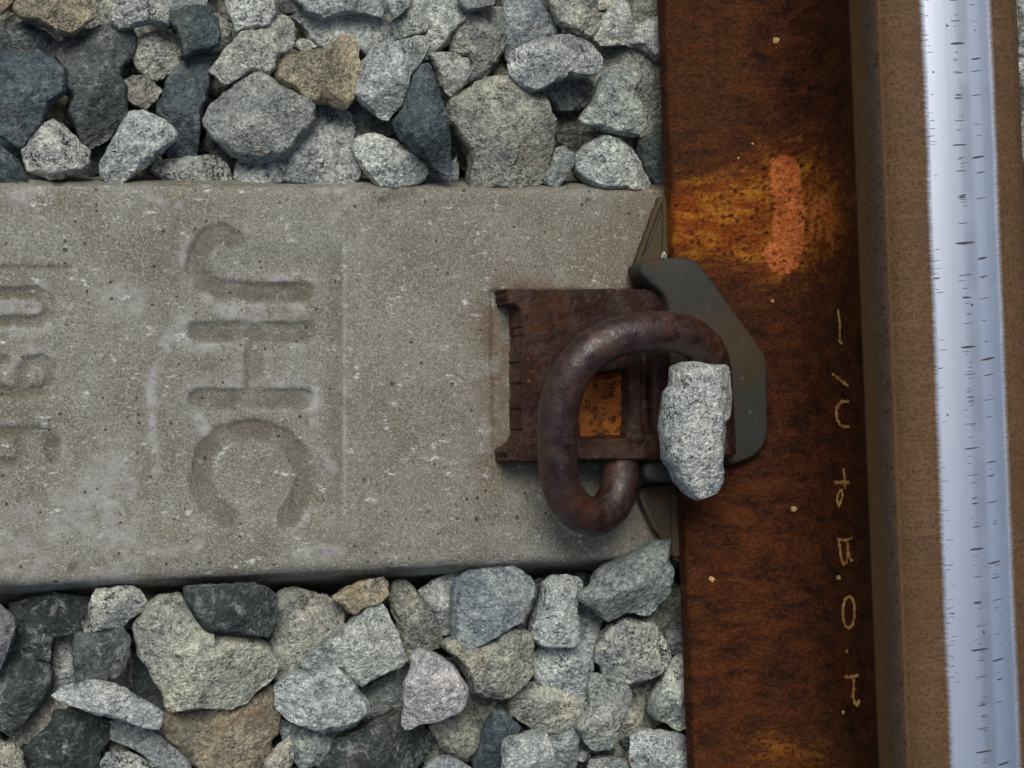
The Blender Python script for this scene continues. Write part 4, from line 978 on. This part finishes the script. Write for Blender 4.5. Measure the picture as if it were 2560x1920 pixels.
('D','PB',0,"800 1000 900 1010 1000 1010 1050 1080 1000 1110 930 1120 880 1210 830 1180 770 1120 790 1060","beige stone hidden below the square beige stone"),
('D','PB',1,"1050 1070 1060 1000 1140 935 1250 930 1350 965 1430 1005 1500 1040 1515 1090 1480 1150 1400 1190 1320 1230 1280 1240 1180 1200 1100 1150 1060 1110","beige black-flecked stone below the light grey wedge"),
('D','D',2,"870 1230 900 1160 940 1100 990 1095 1050 1120 1060 1160 1110 1200 1100 1230 1010 1270 990 1330 1000 1480 820 1480 830 1380 870 1290","dark blue pointed stone at the bottom edge beside a white cube-like stone"),
('D','P',3,"990 1300 1010 1260 1100 1240 1200 1215 1260 1220 1290 1290 1310 1360 1320 1480 1000 1480 995 1400","white cube-like granite stone at the bottom edge"),
('D','G',1,"1270 1240 1340 1210 1420 1170 1450 1240 1450 1340 1430 1490 1320 1490 1290 1350","grey stone at the bottom edge behind the white cube-like stone"),
('D','P',2,"1520 1030 1510 960 1530 880 1590 870 1640 920 1740 940 1770 970 1740 1100 1700 1200 1680 1270 1640 1335 1560 1340 1500 1290 1450 1210 1470 1160 1510 1110","pale granite stone under the black-and-white boulder, near the bottom"),
('D','KP',2,"1560 730 1600 630 1650 580 1720 540 1820 550 1890 560 1930 610 1980 690 2005 740 1970 820 1920 880 1840 915 1760 930 1680 930 1610 890 1580 820 1555 780","black-and-white knobbly boulder with a bright nose below the pointed stone"),
('D','PB',0,"1930 470 2010 380 2130 370 2130 580 2040 600 1950 615 1870 570 1850 530","beige stone against the rail under the bright pointed stone"),
('D','G',1,"1980 640 2010 595 2130 575 2130 760 2020 755 1985 690","small grey stone pressed against the rail below the sleeper"),
('D','P',2,"1880 1050 1930 950 1990 840 2060 765 2140 750 2140 1190 2060 1215 1990 1170 1920 1150 1880 1100","white angular stone against the rail in the lower ballast"),
('D','PB',0,"1760 970 1820 920 1870 910 1910 990 1900 1060 1920 1160 1850 1210 1780 1260 1740 1320 1650 1340 1690 1200 1740 1070","yellowish stone hidden between two pale stones near the rail's lower end"),
('D','P',2,"1770 1260 1820 1215 1900 1210 2000 1220 2080 1240 2140 1310 2155 1480 1790 1490 1765 1380","pale stone in the corner of the bottom edge and the rail"),
('D','P',0,"1460 1220 1530 1300 1570 1345 1500 1340 1440 1340","pale sliver under the pale granite stone near the bottom"),
('D','P',1,"1530 1400 1600 1370 1700 1380 1780 1410 1800 1500 1520 1500","low white stone at the bottom edge next to the rail-corner stone"),
('D','G',1,"1450 1350 1510 1335 1530 1370 1500 1400 1455 1400","tiny grey stone just over the bottom edge between two pale stones"),
('D','GB',0,"520 1330 560 1270 620 1260 660 1330 630 1390 540 1410","brown stone in the gap below the olive-grey rimmed stone"),
('D','BG',2,"540 1430 600 1370 680 1365 750 1400 830 1450 830 1490 480 1490","blue-grey stone cut by the bottom edge under the brown gap"),
('D','G',0,"0 470 60 485 120 530 100 590 30 610 -50 610","dark stone in the gap below the small cream stone"),
('D','D',0,"1390 270 1480 260 1540 300 1510 345 1460 345","dark chip between the bottle-shaped stone and the sleeper"),
# beyond the rail
('S','P',1,"2556 -40 2640 -40 2650 110 2600 150 2545 130 2540 20","pale stone beyond the rail at the top right corner"),
('S','P',1,"2545 140 2600 150 2660 180 2650 300 2560 330 2540 220","white stone beyond the rail, below the corner stone"),
('S','PB',1,"2545 320 2620 300 2660 380 2600 410 2550 405","beige stone beyond the rail just above a rust-red one"),
('S','R',2,"2550 408 2600 400 2650 430 2640 480 2560 482 2545 450","rust-red stone beyond the rail at the sleeper's edge"),
]
for i, (zn, ty, ly, pts, lab) in enumerate(STONES):
    v = [float(q) for q in pts.split()]
    stone(zn, ty, ly, list(zip(v[0::2], v[1::2])), lab, 100+i*7, ('ballast stones beyond the rail' if zn == 'S' else UP if zn in 'AB' or (zn == 'F' and v[1] < 800) else LOW))

# the pale stone somebody left on the clip, and a chip on the pad
LONE = "1055 670 1110 650 1180 645 1260 660 1340 660 1365 690 1362 760 1372 820 1345 960 1335 1080 1330 1160 1310 1290 1280 1350 1190 1390 1150 1360 1080 1290 1060 1230 1020 1170 1010 1080 1000 1000 1010 880 1020 800 1050 770"
v = [float(q) for q in LONE.split()]
stone('Z', 'P', 3, list(zip(v[0::2], v[1::2])), 'lone whitish oblong stone balanced on the end of the spring clip', 5, None, zmid=60, ht=15, hb=11, name='loose_stone',
      planes=[(-1, 0.05, 2.5, 2.15), (1, 0.1, 1.6, 1.6), (0.05, 1, 1.6, 2.7), (0.25, -0.3, 0.14, 1.0), (0.1, -1, 0.5, 1.25), (-0.7, -0.7, 1.2, 1.9)], tint=1.04, amp=0.4)
stone('S', 'P', 3, [(1653, 645), (1656, 632), (1660, 628), (1666, 638), (1668, 648), (1660, 652)], 'tiny white stone chip on the pad beside the grey insulator', 77, None, zmid=11, ht=3.0, hb=3, name='stone_chip')

# ------------------------------------------------------------------ bed of stones underneath and around (uncounted)
rg = np.random.default_rng(11)
bv, bf = [], []
protos = []
for k in range(8):
    n = 7+k % 4; an = np.sort(rg.random(n))*2*math.pi
    an = np.linspace(0, 2*math.pi, n, endpoint=False)+rg.normal(size=n)*0.15
    rr = 1+0.28*(rg.random(n)-0.5)
    protos.append(rock_mesh(np.c_[19*rr*np.cos(an), 14*rr*np.sin(an)], 11, 11, 900+k, 5, na=22, tt=np.array([0.3, 0.6, 0.82, 0.95, 1.0])))
cnt = 0; cols = []
vx0, vx1 = at(-40, 960, -20)[0], RX-75
for lay, (z0, z1, step_, sk) in enumerate([(-85, -70, 30, 1), (-58, -48, 27, 1), (-30, -16, 31, 1), (-46, -36, 15, 0.42)]):
    for gx in np.arange(-520, 620, step_):
        for gy in np.arange(-420, 420, step_*0.85):
            x = gx+rg.normal()*7; y = gy+rg.normal()*6
            if y_lo(x)-20 < y < y_hi(x)+20: continue
            if lay == 3 and not (-300 < x < 100 and -225 < y < 225): continue
            if lay == 2:
                if -300 < x < 82 and -225 < y < 225: continue       # there the counted stones lie
                if 60 < x < 262: continue
                if x > 250 and y > 120 and x < 380: continue
            V_, F = protos[rg.integers(8)]
            q = rg.normal(size=4); q /= np.linalg.norm(q); a_, b_, c_, d_ = q
            R_ = np.array([[1-2*(c_*c_+d_*d_), 2*(b_*c_-a_*d_), 2*(b_*d_+a_*c_)], [2*(b_*c_+a_*d_), 1-2*(b_*b_+d_*d_), 2*(c_*d_-a_*b_)], [2*(b_*d_-a_*c_), 2*(c_*d_+a_*b_), 1-2*(b_*b_+c_*c_)]])
            base = cnt; W = (V_*sk*(0.8+0.5*rg.random()))@R_.T+np.array([x, y, z0+(z1-z0)*rg.random()])
            bv.append(W); bf += [tuple(base+i for i in f) for f in F]; cnt += len(W)
bed = mesh_obj('ballast_gravel', np.vstack(bv), bf, M_STONE)
bed['vary'] = 1.0; bed.color = (0.36, 0.38, 0.36, 1); bed['speckle'] = 0.8; bed['mottle'] = 0.3; bed['stain'] = 0.15
tag(bed, 'uncounted ballast stones packed deeper between and beyond the visible ones', kind='stuff')
